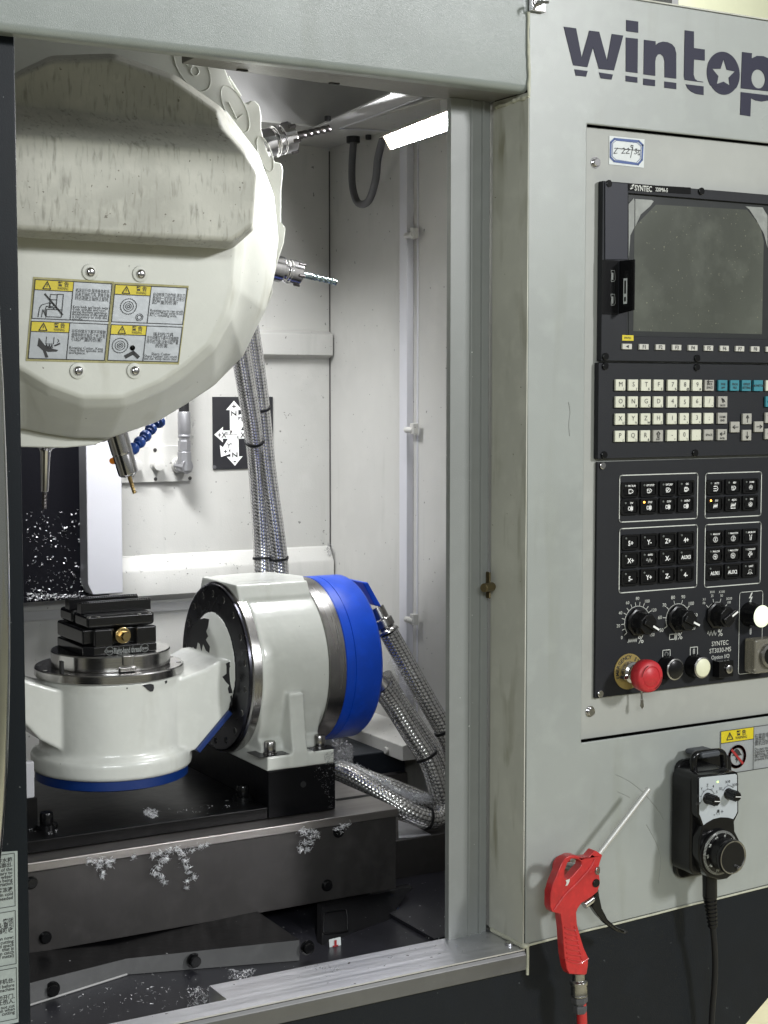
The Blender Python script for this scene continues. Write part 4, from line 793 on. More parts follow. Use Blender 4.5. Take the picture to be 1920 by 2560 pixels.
# ---- tool stickers
def wsticker(name, label, corners, sec):
    t = thing(name, label, 'sticker', at('T',*corners[0],Y=Y0)); Ys = Y0-.0004
    c = ats('T', corners, Y=Ys)
    def m_(u, v, d=0): return (c[0]*(1-u)*(1-v) + c[1]*u*(1-v) + c[2]*u*v + c[3]*(1-u)*v) + Vector((0,-d,0))
    b = MB(); g = lambda u, v: m_(u,v,.0); b.ngonprism([m_(-.02,-.02), m_(1.015,-.02), m_(1.015,1.02), m_(-.02,1.02)], (0,-.0003,0)); b.build('border', 'sticker_edge', t)
    b = MB(); b.ngonprism([m_(.005,.008,.0003), m_(.995,.008,.0003), m_(.995,.992,.0003), m_(.005,.992,.0003)], (0,-.0003,0)); b.build('sheet', 'sticker_silver', t)
    W = (c[1]-c[0]).length; WM = W; Hh = (c[3]-c[0]).length; rg = (c[1]-c[0]).normalized(); upv = (c[0]-c[3]).normalized()
    bk = MB(); WM = (c[1]-c[0]).length
    for k, (cn, en, pic, al) in enumerate(sec):
        v0, v1 = (.012,.492) if k == 0 else (.528,.988); vy = v0+.125; um = .495 if W else .5
        by = MB(); by.ngonprism([m_(.01,v0,.0007), m_(um,v0,.0007), m_(um,vy,.0007), m_(.01,vy,.0007)], (0,-.0001,0)); by.build('yellow_header', 'sticker_yellow', t)
        for s_ in ([(.006,v0),(.994,v0),(.994,v1),(.006,v1),(.006,v0)], [(um,v0),(um,v1)], [(.006,vy),(um,vy)]): bk.stroke([m_(u,v,.001) for u, v in s_], .0008)
        mid = (v0+vy)/2; bk.stroke([m_(u,v,.001) for u, v in ((.11,mid+.045),(.16,mid-.045),(.21,mid+.045))], .0010, closed=True); bk.stroke([m_(.16,mid-.012,.001), m_(.16,mid+.018,.001)], .0008)
        bk.text('\u8b66 \u544a', .0105, m_(.65*um/.495*.99-.01 if False else .66*.5*2*.5+.34,mid-.024,.001) if False else m_(.37+.0,mid-.022,.001) , rg, upv, bold=True) if False else None
        bk.text('\u8b66 \u544a', .0056, m_(.365,mid-.022,.001), rg, upv, bold=True); bk.text('WARNING', .0046, m_(.365,mid+.030,.001), rg, upv, wmax=WM*.14)

        for j, s_ in enumerate(cn): bk.text(s_, .0050, m_(.53 if al == 'l' else .74, vy-.02+.050*j, .001), rg, upv, align=al, wmax=WM*.44)
        for j, s_ in enumerate(en): bk.text(s_, .0044, m_(.515 if al == 'l' else .74, vy+.035+.050*len(cn)+.031*j, .001), rg, upv, align=al, wmax=WM*.455)
        Q2 = lambda px, py: m_(.01+px*(um-.01), vy+py*(v1-vy), .001)
        if pic == 'man':
            for s_ in ([(.42,.16),(.42,.60),(.60,.60),(.60,.14),(.42,.14)],[(.60,.12),(.76,.12),(.76,.92),(.36,.92),(.36,.66),(.76,.66)],[(.40,.32),(.60,.32)],[(.40,.60),(.54,.60),(.54,.66)],[(.15,.94),(.17,.62),(.22,.52),(.38,.44),(.46,.44)],[(.24,.94),(.26,.68),(.36,.92)],[(.36,.94),(.32,.70),(.34,.56),(.46,.56)]): bk.stroke([Q2(*p) for p in s_], .0008)
            bk.stroke([Q2(.48+.05*math.cos(t*.6),.5+.06*math.sin(t*.6)) for t in range(11)], .0007); bk.stroke([Q2(.28,.14), Q2(.78,.82)], .0019)
        if pic in ('gear','gearman'):
            gx, gy, r_ = (.42,.42,.23) if pic == 'gear' else (.30,.42,.23); asp = 1.27
            bk.stroke([Q2(gx+(r_*(1.0 if k%2 else .93))*math.cos(2*PI*k/48), gy+(r_*(1.0 if k%2 else .93))*asp*math.sin(2*PI*k/48)) for k in range(48)], .0006, closed=True)
            for rr in (.14,.08,.035): bk.stroke([Q2(gx+rr*math.cos(2*PI*k/20), gy+rr*asp*math.sin(2*PI*k/20)) for k in range(20)], .0006, closed=True)
            if pic == 'gear':
                for rr in (.10,.06): bk.stroke([Q2(.76+rr*math.cos(2*PI*k/20), .80+rr*asp*math.sin(2*PI*k/20)) for k in range(20)], .0006, closed=True)
            else:
                bk.stroke([Q2(.66+.028*math.cos(2*PI*k/12), .50+.04*math.sin(2*PI*k/12)) for k in range(12)], .0034, closed=True); bk.stroke([Q2(.50,.84),Q2(.70,.68),Q2(.84,.84)], .0042)
        if pic == 'hand':
            bk.add([Q2(*p) for p in ((.22,.22),(.40,.50),(.62,.62),(.76,.66),(.72,.72),(.50,.74),(.44,.72),(.52,.94),(.44,.96),(.36,.70),(.20,.52))],[tuple(range(11))],0)
            bk.stroke([Q2(.42,.18),Q2(.42,.44),Q2(.62,.44),Q2(.62,.18)], .0006); bk.stroke([Q2(*p) for p in ((.42,.60),(.44,.48),(.48,.60),(.51,.48),(.55,.60),(.58,.48),(.60,.58))], .0010); bk.stroke([Q2(.66,.50),Q2(.78,.42)], .0018); bk.stroke([Q2(.72,.26),Q2(.76,.32),Q2(.72,.38)], .0006)
    bk.build('print', 'print_black', t)
wsticker('warning_sticker', 'yellow and silver warning sticker with bending man picture, left of the pair', [(105,104),(872,148),(795,922),(34,902)],
 [(['\u673a\u5e8a\u8fd0\u884c\u4e2d,\u4fdd\u6301\u8eab\u4f53\u548c\u624b','\u8fdc\u79bb\u4e3b\u8f74\u548c\u5200\u5177; \u66f4\u6362\u4e3b\u8f74','\u65f6\u5fc5\u987b\u4f7f\u4e3b\u8f74\u505c\u6b62\u65cb\u8f6c.'],['Keep body and hands away','from spindle and tool','during machine operation.','Replacement of the spindle','is necessary to stop the','spindle.'],'man','l'),
  (['\u5728\u4efb\u4f55\u60c5\u51b5\u4e0b\u90fd\u4e0d\u53ef\u63a5\u89e6','\u65cb\u8f6c\u4e2d\u7684\u4e3b\u8f74\u53ca\u5de5\u4ef6,\u4ee5\u514d','\u5f15\u8d77\u4e25\u91cd\u7684\u4f24\u5bb3!'],['Rotating Cutter. Keep','clear from spindle and','workpiece.'],'hand','l')])
wsticker('warning_sticker', 'yellow and silver warning sticker with toothed gear pictures, right of the pair', [(896,154),(1614,190),(1520,938),(818,920)],
 [(['\u81ea\u52a8\u8f6c\u6362\u5200\u52a8\u4f5c\u524d,\u8bf7\u4e0e\u5200','\u76d8\u4fdd\u6301\u4e00\u5b9a\u7684\u8ddd\u79bb,\u4ee5\u514d\u5f15','\u8d77\u4e25\u91cd\u7684\u4f24\u5bb3!'],['Rotating parts can crush','and cut. Keep away from','ATC rotating area.'],'gear','l'),
  (['\u950b\u5229\u7684\u5200\u5177','\u5728\u4efb\u4f55\u60c5\u51b5\u4e0b\u90fd\u4e0d\u53ef\u63a5\u89e6\u65cb','\u8f6c\u4e2d\u7684\u5200\u76d8,\u4ee5\u514d\u5f15\u8d77\u4e25\u91cd','\u7684\u4f24\u5bb3.'],['Sharp Cutter','Sharp Cutter can crush','and cut. Keep hands clear'],'gearman','c')])

# ================================================================ TOOLS HELD IN THE MAGAZINE
def flutes(b, p0, p1, r, n=2, turns=2.2, mi=1, rc=.72):
    p0 = Vector(p0); p1 = Vector(p1); u, w, a = basis(p1-p0); L = (p1-p0).length; m = 28; k = 16; vs = []; fs = []
    for i in range(m+1):
        for j in range(k):
            t = 2*PI*j/k; tw = turns*2*PI*i/m; rr = r*(rc+(1-rc)*(.5+.5*math.cos(n*(t-tw)))**.6); vs.append(p0+a*(L*i/m)+(u*math.cos(t)+w*math.sin(t))*rr)
    for i in range(m):
        for j in range(k): fs.append((i*k+j, i*k+(j+1)%k, (i+1)*k+(j+1)%k, (i+1)*k+j))
    fs.append(tuple(m*k+j for j in range(k))); b.add(vs, fs, mi)
YTL = .405
def tool(name, label, cx, a, c, bit_r, bm, holder, fl=.62, nturn=2.2):
    """a: holder root, c: bit tip (points)"""
    t = thing(name, label, 'tool', a); d = (c-a).normalized()
    b = MB(); h = 0
    b.lathe(holder, a, d, 32, 0); hm = b.build('holder', 'polished_steel', t, bevel=.0008); hl = holder[-1][1]
    if cx:  # collet nut with slots
        b = MB(); r = cx; b.lathe([(r*.86,hl*.60),(r,hl*.62),(r,hl*.97),(r*.8,hl*1.01),(r*.40,hl*1.0)], a, d, 32, 0); b.build('collet_nut', 'polished_steel', t, bevel=.0005)
        u, w, _ = basis(d); b = MB()
        for k in range(6):
            q = 2*PI*k/6+.3; o = a+d*hl*.86+(u*math.cos(q)+w*math.sin(q))*r*.97; b.cyl(o-d*hl*.04, o+d*hl*.16, r*.14, 8)
        b.build('slot', 'dark_bit', t)
    L = (c-a).length; s = a+d*(hl*.95); m = s.lerp(c, 1-fl)
    b = MB(); b.cyl(s, m, bit_r, 16, 0); flutes(b, m, c, bit_r, 2, nturn, 0); b.build('cutter', bm, t)
pa = at('R',985,1590,Y=YTL); pc = at('W',490,378,Y=YTL)
tool('tool_holder', 'upper chrome collet holder with dark fluted end mill pointing right', .0190, pa+(pa-pc)*.05, pc, .0052, 'dark_bit', [(.017,-.01),(.0180,.0),(.0180,.014),(.016,.015),(.016,.017),(.0200,.0175),(.0200,.0205),(.016,.0215),(.017,.044)], .72)
pa = at('B',1262,128,Y=YTL); pc = at('B',1548,196,Y=YTL)
tool('tool_holder', 'slim chrome collet holder with bluish coated end mill, right of the cover', .0155, pa+(pa-pc)*.05, pc, .0042, 'violet_bit', [(.0165,-.01),(.0165,.015),(.012,.016),(.012,.021),(.0145,.022),(.0150,.041)], .62)
pa = at('C',690,195,Y=YTL); pc = at('C',797,553,Y=YTL)
tool('tool_holder', 'tilted chrome holder with thin gold tipped cutter below the drum', 0, pa+(pa-pc)*.12, pc, .0026, 'gold_bit', [(.0130,-.01),(.0130,.034),(.0124,.035),(.0124,.037),(.0126,.038),(.0122,.060),(.010,.0625),(.009,.063)], .55)
pa = at('C',268,262,Y=.45); pc = at('C',262,645,Y=.45)
tool('spindle_tool', 'long tapered chrome holder with brown drill hanging over the black cover', 0, pa, pc, .0030, 'dark_bit', [(.0145,-.004),(.0145,.003),(.0085,.006),(.0064,.010),(.0046,.056),(.0044,.0575)], .80)
# coolant nozzle lines
cn = thing('coolant_line', 'segmented blue coolant hose emerging beside the tilted tool holder', 'hose', at('C',850,230,Y=.46))
segs = [(945,130),(895,170),(862,212),(828,250),(790,288)]
for i, p in enumerate(segs):
    q = at('C',*p,Y=.47-.012*i); nx = at('C',*segs[min(i+1,4)],Y=.47-.012*min(i+1,4)) if i < 4 else q+(q-at('C',*segs[3],Y=.434)); d = (nx-q).normalized()
    b = MB(); b.lathe([(.0025,-.0065),(.0048,-.0055),(.0074,-.002),(.0076,.001),(.0068,.004),(.0042,.0055),(.0040,.008)], q, d, 24, 0); b.build('segment', 'loc_line_blue', cn)
on = thing('coolant_nozzle', 'small orange nozzle tip left of the tilted holder', 'nozzle', at('C',660,362,Y=.42))
q0 = at('C',688,358,Y=.43); q1 = at('C',636,366,Y=.41); b = MB(); b.lathe([(.0030,0),(.0032,.003),(.0044,.006),(.0042,.011),(.0034,.0135)], q0, q1-q0, 16, 0); b.build('tip', 'loc_line_orange', on, bevel=.0006)
# ================================================================ MACHINE TABLE
YT = .25; ZT = at('S',996,2020,Y=YT).z
tb = thing('machine_table', 'grey steel machine table with scratched dark front cover plate', 'table', (.7,YT,.84))
XR = .9682; yb0 = at('S',837,2024,Z=ZT).y; yb0 = at('S',837,2023,Z=ZT).y
b = MB(); b.box(.1,XR,YT,.60,ZT-.0105,ZT); b.build('table_top', 'table_steel', tb, bevel=.0012)
b = MB(); b.box(.1,XR-.001,YT+.004,YT+.012,.842,ZT-.0108); b.build('front_plate', 'dark_plate', tb, bevel=.0008)
b = MB(); b.box(.1,XR-.003,YT+.014,.58,.86,ZT-.011); b.build('table_body', 'black_block', tb)
for c, x, y in (('H',268,815),('H',185,490),('I',450,650),('I',510,372)):
    q = at(c,x,y,Y=YT+.0035); screw_mb(q, (0,-1,0), .0058, .004, 20, (.0072,.0005)).build('bolt', ['gloss_black','black_void'], tb)
b = MB(); q0 = at('U',720,605,Z=ZT); b.box(q0.x,XR-.0,at('U',720,612,Z=ZT).y,at('U',720,596,Z=ZT).y,ZT-.0002,ZT+.0003); b.build('slot', 'black_void', tb)
sd = thing('saddle', 'black saddle casting to the right below the table with bright cover sheet', 'saddle', (1.05,.36,.85))
b = MB(); b.box(.90,1.165,.35,.62,.809,.870); b.build('body', 'dark_plate', sd, bevel=.001)
q = at('I',820,410,Y=.35)
b = MB(); b.ngonprism([at('I',820,312,Z=.8715), at('I',822,402,Z=.8715), at('I',885,400,Z=.8715), at('I',990,385,Z=.8715), at('I',900,338,Z=.8715)], (0,0,-.001)); b.build('cover_sheet', 'sill_steel', sd)
b = MB(); b.ngonprism([Vector((x,.33,z)) for x, z in ((.1,.842),(.93,.842),(.985,.848),(1.01,.838),(.985,.80),(.93,.76),(.90,.73),(.1,.73))], (0,.12,0)); b.build('lower_casting', 'black_block', sd, bevel=.004)
yI = lambda y: .262-(y-668)/(1052-668)*(.262-.150)
IB = lambda x, y, d=0: at('I',x,y,Y=yI(y)-d)
b = MB(); b.prism([[IB(*p) for p in [(424,760),(620,716),(820,670),(890,655),(897,668),(862,692),(760,860),(700,1000),(660,1052),(428,1055),(424,905)]]], (0,.012,0)); b.build('bed_bracket', 'black_block', sd, bevel=.0015)
b = MB(); b.tube([IB(x,y,.0012) for x, y in [(440,800),(450,788),(535,778),(552,790),(556,870),(545,888),(450,898),(432,885),(436,800)]], .0012, 6); b.build('window_edge', 'gloss_black', sd)
bs = thing('bed_casting', 'dark machine base with bolted grey flashing strip above the chip tray', 'machine base', (.6,.2,.82))
ZF = .820
r0 = at('H',175,1218,Z=ZF); r1 = at('H',750,1035,Z=ZF); r2 = at('H',1659,960,Z=ZF); r3 = at('I',425,1040,Z=ZF)
def up(p, c, x, y): return Vector((p.x, p.y, at(c,x,y,Y=p.y).z))
t0 = up(r0,'H',175,1085); t1 = up(r1,'H',750,940); t2 = up(r2,'H',1659,842); 
r_l = r0 + (r0-r1)*1.5; t_l = t0 + (t0-t1)*1.5; r_r = r2+(r2-r1)*.13; t_r = t2+(t2-t1)*.13
b = MB(); b.add([r_l,r1,r_r,t_r,t1,t_l]+[p+Vector((0,.0015,0)) for p in (r_l,r1,r_r,t_r,t1,t_l)],[(0,1,4,5),(1,2,3,4),(6,11,10,7),(7,10,9,8),(5,4,10,11),(4,3,9,10),(2,8,9,3)]); b.build('flashing_strip', 'flashing', bs)
b = MB(); tt_ = [t_l,t1,t_r]; bk_ = [Vector((p.x,.31,p.z+.002)) for p in tt_]; b.add(tt_+bk_,[(0,1,4,3),(1,2,5,4)]); b.build('black_band', 'oily_black', bs)  # black sheet from the strip's top edge back under the table
b = MB(); b.tube([r_l+Vector((0,-.001,.0008)), r1+Vector((0,-.001,.0008))], .0012, 6); b.build('seal_line', 'inner_dark_shaded', bs)
for c, x, y, k in (('H',308,1120,0),('H',1148,950,1),('I',348,972,1)):
    a, e = (r_l,r1) if k == 0 else (r1,r_r); q = at(c,x,y,Y=.19)
    for _ in range(12):
        t = (q.x-a.x)/(e.x-a.x); q = at(c,x,y,Y=a.y+(e.y-a.y)*t-.0005)
    screw_mb(q, (0,-1,0), .0062, .006, 20, (.0085,.001)).build('bolt', ['gloss_black','black_void'], bs)
b = MB(); b.box(.0,.93,.32,.33,.70,.86); b.build('base_body', 'black_block', bs)
b = MB(); b.box(.77,.94,.26,.34,.72,.80); b.build('bracket', 'black_block', bs, bevel=.006)
q = [at('I',*p,Y=.166) for p in ((462,932),(522,918),(525,985),(466,1002))]
al = thing('arrow_label', 'small white label with a red arrow on the black base', 'sticker', q[3]); b = MB(); b.ngonprism(q, (0,.0006,0)); b.build('paper', 'sticker_white', al); b = MB(); o = sum(q,Vector())/4+Vector((0,-.0008,0)); b.add([o+Vector((x*.001,0,z*.001)) for x, z in ((-1.5,6),(1.5,6),(1.5,0),(4,0),(0,-7),(-4,0),(-1.5,0))],[tuple(range(7))]); b.build('arrow', 'sticker_red', al)
pan = thing('chip_tray', 'dark sheet-metal chip tray behind the door sill', 'tray', (.6,.12,ZF))
b = MB(); b.box(-.1,1.19,.0752,.9,ZF-.002,ZF-.0005); b.build('tray_floor', 'pan_sheet', pan)
b = MB(); b.box(.94,.99,.12,.34,ZF-.0005,ZF+.004); b.build('tray_step', 'pan_sheet', pan)
dk = thing('rear_base_block', 'black block at the rear right corner beneath the side rail', 'block', (1.1,.7,.85))
b = MB(); b.box(.98,1.185,.60,.75,.83,.925); b.build('body', 'skirt_paint', dk, bevel=.002); b = MB(); b.box(.90,1.18,.585,.598,.83,.893); b.build('front_strip', 'dark_plate', dk)
# fixture base (plate + riser)
xb1 = at('S',838.5,1990,Y=yb0).x; xb0 = at('E',545,1400,Y=yb0).x; zb = at('E',545,1302,Y=yb0).z
rb = thing('riser_base', 'oily black riser block and base plate under the rotary table', 'base plate', (.75,yb0,ZT))
zpl = at('H',175,245,Y=yb0).z
b = MB(); b.box(.2,xb0,yb0,.57,ZT,zpl); b.build('plate', 'oily_black', rb, bevel=.0015)
b = MB(); b.box(xb0+.0003,xb1,yb0-.0003,.55,ZT+.0002,zb); b.build('riser_block', 'black_block', rb, bevel=.0012)
q = at('U',478,485,Y=yb0-.0004); b = MB(); b.lathe([(.004,0),(.0035,.0004)], q, (0,-1,0), 16, 0); b.build('hole', 'black_void', rb)
ra = at('G',100,1870,Z=zpl)
for c, x, y in (('G',322,1850),('U',22,600)):
    q = at(c,x,y,Z=zpl); m = screw_mb(q, (0,0,1), .0078, .0135, 24, (.0125,.0045)); m.build('bolt', ['gloss_black','black_void'], rb)
b = MB(); q = at('G',215,1640,Y=yb0+.05); b.box(.40,q.x+.006,yb0+.045,yb0+.06,zpl,q.z); b.build('left_stop', 'oily_black', rb, bevel=.001)
b = MB(); q2 = at('G',212,1560,Y=yb0+.05); b.box(.44,q.x+.003,yb0+.045,yb0+.055,q.z,q.z+.042); b.build('left_tab', 'white_sheet', rb, bevel=.002)

# ================================================================ ROTARY TABLE
YC = yb0+.121
Cc = at('S',545,1668,Y=YC); dep = (Cc-CAM).dot(_fw); RF = 213.5/FPX*dep; ZC0 = at('E',245,680,Y=YC).z
XA = [at('E',x,y,Y=YC-RF*.985).x for x, y in ((438,690),(512,660),(912,640),(1012,610),(1068,600),(1236,600))]
XF = at('E',62,600,Y=YC+RF*.3).x
print('rotary', YC, RF, ZC0, XF, XA)
XF = XA[0]; XH0 = XA[1]; XH1 = XA[2]; XB0 = XA[3]; XS = XA[4]; XB1 = XA[5]
rt = thing('rotary_table', 'white tilting rotary table with round housing, steel ring and blue end cap', 'rotary table', (.78,YC,zb))
cx = lambda x: Vector((x,YC,ZC0))
b = MB(); b.lathe([(RF*.30,0),(RF*.955,0),(RF*.975,.0012),(RF*.975,.004),(RF,.0055),(RF,XH0-XF-.0005)], cx(XF), (1,0,0), 96, 0, mis=[0,0,0,1,1,1]); b.build('flange', ['black_flange','turned_steel'], rt, angle=25)
for rr, n0, sz in ((.865,18,.0040),(.56,12,.0030)):
    for k in range(n0):
        a = 2*PI*k/n0+.15; q = cx(XF)+Vector((-.0001,math.cos(a)*RF*rr,math.sin(a)*RF*rr)); m = MB(); m.lathe([(sz*1.1,0),(sz*.95,.0005),(sz*.6,.0004),(0,.0001)], q, (-1,0,0), 12, 0, mis=[1,0,0]); m.build('flange_bolt', ['black_void','turned_steel'], rt)
# housing: cylinder, flat pad, saddle, foot
b = MB(); RHs = RF*1.0
prof = []; zt_ = at('E',760,166,Y=YC-.02).z
wpad = .068
N_ = 72
for k in range(N_):
    a = 2*PI*k/N_; y = math.cos(a)*RHs; z = math.sin(a)*RHs; prof.append((y,z))
b.lathe([(RHs*.97,0),(RHs*.99,.002),(RHs*.99,XH1-XH0-.002),(RHs*.98,XH1-XH0)], cx(XH0), (1,0,0), 96, 0)
x0p = at('E',372,180,Y=YC-.06).x; b.ngonprism([Vector((x0p,YC+y,ZC0+z)) for y, z in ((-.066,RHs*.60),(-.060,RHs*.86),(-.052,RHs*1.01),(.052,RHs*1.01),(.060,RHs*.86),(.066,RHs*.60))], (XH1-x0p-.003,0,0))
xs0, xs1 = XH0+.003, XH1-.006
b.ngonprism([Vector((xs0,YC+y,z)) for y, z in ((-RHs*.96,ZC0),(-RHs*.93,ZC0-.035),(-RHs*.86,ZC0-.06),(-RHs*.80,ZC0-.078),(-.094,zb+.0265),(-.098,zb+.015),(.098,zb+.015),(.094,zb+.0265),(RHs*.9,ZC0-.05),(RHs*.96,ZC0))], (xs1-xs0,0,0))
b.box(at('E',545,1300,Y=yb0).x,xb1-.001,yb0+.0005,YC+.12,zb,zb+.0176)
fx0 = at('E',680,1150,Y=yb0+.005).x; fx1 = at('E',768,1150,Y=yb0+.005).x; ztop = at('E',720,830,Y=YC-RHs).z; zfo = zb+.017
b.ngonprism([Vector((fx0+.0,y,z)) for y, z in ((YC-.04,ztop+.002),(YC-RHs-.0045,ztop),(YC-RHs-.0055,ztop-.012),(yb0+.0025,zfo+.018),(yb0-.0005,zfo+.002),(yb0-.0005,zb+.0005),(YC-.04,zb+.0005))], (fx1-fx0,0,0))
casting(b, 'housing', 'white_casting', rt, .0017, 5)
b = MB(); zq = ZC0+RHs*1.012; q = [at('E',x,y,Z=zq) for x, y in ((228,140),(372,182),(762,165),(752,140),(560,118),(450,122))]; b.ngonprism(q, (0,0,-.004)); b.build('pad_plate', 'white_casting', rt, bevel=.001)
for x, y in ((565,1185),(860,1140)):
    q = at('E',x,y+12,Z=zb+.0173) if x == 565 else at('E',x,y+18,Z=zb+.0173); b = MB(); b.box(q.x-.022 if x == 565 else q.x-.018,q.x+.019 if x == 565 else q.x+.013,yb0+.002,yb0+.038,zb+.0173,zb+.0178); b.build('bare_patch', 'black_flange', rt); screw_mb(q+Vector((0,.004,.0006)), (0,0,1), .0072, .0135, 24, (.0085,.0008)).build('bolt', ['turned_steel','black_void'], rt)
b = MB(); b.lathe([(RF*.97,0),(RF*.985,.001),(RF*.985,XB0-XH1-.0004)], cx(XH1+.0003), (1,0,0), 96, 0); b.build('steel_ring', 'turned_steel', rt, angle=50)
b = MB(); b.lathe([(RF*.97,0),(RF*.99,.001),(RF*.99,XS-XB0-.0006),(RF*.98,XS-XB0)], cx(XB0), (1,0,0), 96, 0); b.build('cap_ring', 'blue_paint', rt, angle=50)
b = MB(); b.lathe([(RF*.98,0),(RF*.99,.0006),(RF*.99,XB1-XS-.006),(RF*.96,XB1-XS-.001),(RF*.9,XB1-XS)], cx(XS), (1,0,0), 96, 0); b.build('end_cap', 'blue_paint', rt, angle=50)
b = MB(); q = at('E',1110,178,Y=YC); tt = [at('E',*p,Y=YC-.01) for p in ((1108,180),(1180,318),(1222,318),(1140,180))]
b.ngonprism([tt[0],tt[1],tt[2]+Vector((.0,0,-.002)),tt[3]], (0,.05,0)); b.build('terminal_box', 'blue_paint', rt, bevel=.002)
# bare-metal patches where paint has chipped
def blob(c, pts, **k): return ats(c, pts, **k)
b = MB()
q = [cx(XF)+Vector((-.0004,0,0))]
# cradle -----------------------------------------------------------
XC = at('G',757,780,Y=YC).x; rp_ = (at('G',1243,770,Y=YC).x - at('G',271,790,Y=YC).x)/2
zp_top = at('G',757,870-62,Y=YC-rp_).z; zp_bot = at('G',757,876,Y=YC-rp_).z
zr_bot = at('G',757,803,Y=YC-rp_*.8).z; 
rbase = (at('G',1285,1430,Y=YC).x - at('G',236,1450,Y=YC).x)/2; zbt = at('G',757,1425,Y=YC-rbase).z; zbb = at('G',757,1552,Y=YC-rbase).z; rbody = rp_*.962
XB = (at('G',1285,1430,Y=YC).x + at('G',236,1450,Y=YC).x)/2
print('cradle', XC, XB, rp_, rbase, rbody, zp_top, zp_bot, zbt, zbb)
cr_ = thing('tilting_cradle', 'white cast cradle with chipped paint joining the round faceplate to the flange', 'cradle', (XC,YC,zbb))
cm = MB(); cm.lathe([(rbase*.97,zbb),(rbase,zbb+.003),(rbase,zbt-.003),(rbase*.985,zbt),(rbody*1.012,zbt+.0035),(rbody,zbt+.009),(rbody*.995,zp_bot-.01),(rbody*1.01,zp_bot)], (XB,YC,0), (0,0,1), 96, 0)
b = MB(); b.lathe([(rbase*.90,zbb-.013),(rbase*.95,zbb-.011),(rbase*.95,zbb-.0003)], (XB,YC,0), (0,0,1), 96, 0); b.build('bottom_cover', 'dark_blue_paint', cr_, angle=50)
b = MB(); b.lathe([(.003,0),(.0028,.0004)], at('G',925,1092,Y=YC-rbody*.93)+Vector((0,-.004,0)), (.45,-1,0), 16, 0); b.build('hole', 'hose_grey', cr_)
# arms: traced side plates with soft edges
YA1 = YC-.062
def armplate(pts, nm, clipx=None, h=.062, bv=.010):
    q = ats('G', pts, Y=YC-h); dy = 2*h
    if clipx is not None: q = [Vector((min(p.x,clipx),p.y,p.z)) for p in q]
    cm.ngonprism(q, (0,dy,0))
armplate([(1228,826),(1330,790),(1420,756),(1479,724),(1520,700),(1600,690),(1604,761),(1600,971),(1585,1040),(1470,1178),(1358,1312),(1280,1335),(1060,1340),(1060,830)], 'right_arm', XF-.0004, .060, .006)
Rh = RF*.525; cm.lathe([(.047,-.0150),(.050,-.0142),(.0535,-.0115),(.0585,-.0070),(.0650,-.0020),(.0665,-.0002)], cx(XF)+Vector((0,0,.004)), (1,0,0), 72, 0)
armplate([(-150,690),(60,775),(195,835),(330,875),(440,905),(640,905),(640,1335),(430,1322),(275,1245),(195,1160),(60,1050),(-150,900)], 'left_arm', None, .041, .006)
casting(cm, 'cast_body', 'white_casting', cr_, .0018, 9)
# blue wedge cover
w0 = at('G',1358,1312,Y=YC-.0635); w1 = at('G',1585,1040,Y=YC-.0635); d_ = (w1-w0); s_ = Vector((-d_.z,0,d_.x)).normalized()*.0065
b = MB(); b.ngonprism([w0, w1, w1-s_, w0-s_], (0,.10,0)); b.build('wedge_cover', 'dark_blue_paint', cr_, bevel=.001)
# chipped paint patches, raised a hair off the casting
def chipped(pts, c, Y, n):
    m = MB(); m.prism([ats(c, pts, Y=Y)], (0,.0006,0)); return m.build('bare_patch', 'black_chip', cr_)
def onflange(pts, dx=-.0152): return [at('E',x,y,X=XF+dx) for x, y in pts]
b = MB(); b.prism([onflange([(88,455),(110,420),(140,400),(165,392),(192,398),(188,430),(178,470),(190,500),(176,520),(200,560),(196,598),(178,585),(160,545),(150,590),(140,545),(128,535),(118,588),(100,560),(92,590),(76,560),(78,500)])], (.001,0,0)); b.prism([onflange([(95,590),(130,600),(165,615),(210,612),(218,650),(190,648),(150,632),(110,625),(88,612)])], (.001,0,0))
b.build('bare_patch', 'black_chip', cr_)
b = MB(); onflange = lambda pts: [at('E',x,y,Y=YC-.0606) for x, y in pts]
b.prism([onflange([(275,740),(300,722),(300,680),(296,662),(318,650),(330,670),(325,710),(332,760),(328,800),(335,836),(314,838),(308,808),(316,790),(296,770)])], (0,.0005,0)); b.prism([onflange([(322,855),(332,850),(334,905),(322,915),(318,905),(327,885)])], (0,.0005,0)); b.build('bare_patch', 'black_chip', cr_)
def cylproj(pts, c, r, xc):
    out = []
    for x, y in pts:
        p = at(c,x,y,Y=YC-r)
        for _ in range(10):
            dx = max(-r*.98, min(r*.98, p.x-xc)); p = at(c,x,y,Y=YC-math.sqrt(r*r-dx*dx)-.0006)
        out.append(p)
    return out
b = MB(); b.prism([cylproj([(985,868),(1000,862),(1040,856),(1062,862),(1066,885),(1058,908),(1040,910),(1020,896),(1008,885)],'G',rbody*1.005,XB)], (0,.0008,0)); b.prism([cylproj([(1140,838),(1156,832),(1154,850),(1145,856)],'G',rbody*1.005,XB)], (0,.0008,0)); b.prism([cylproj([(874,882),(884,882),(882,893),(875,893)],'G',rbody*1.0,XB)], (0,.0008,0)); b.build('bare_patch', 'black_chip', cr_)
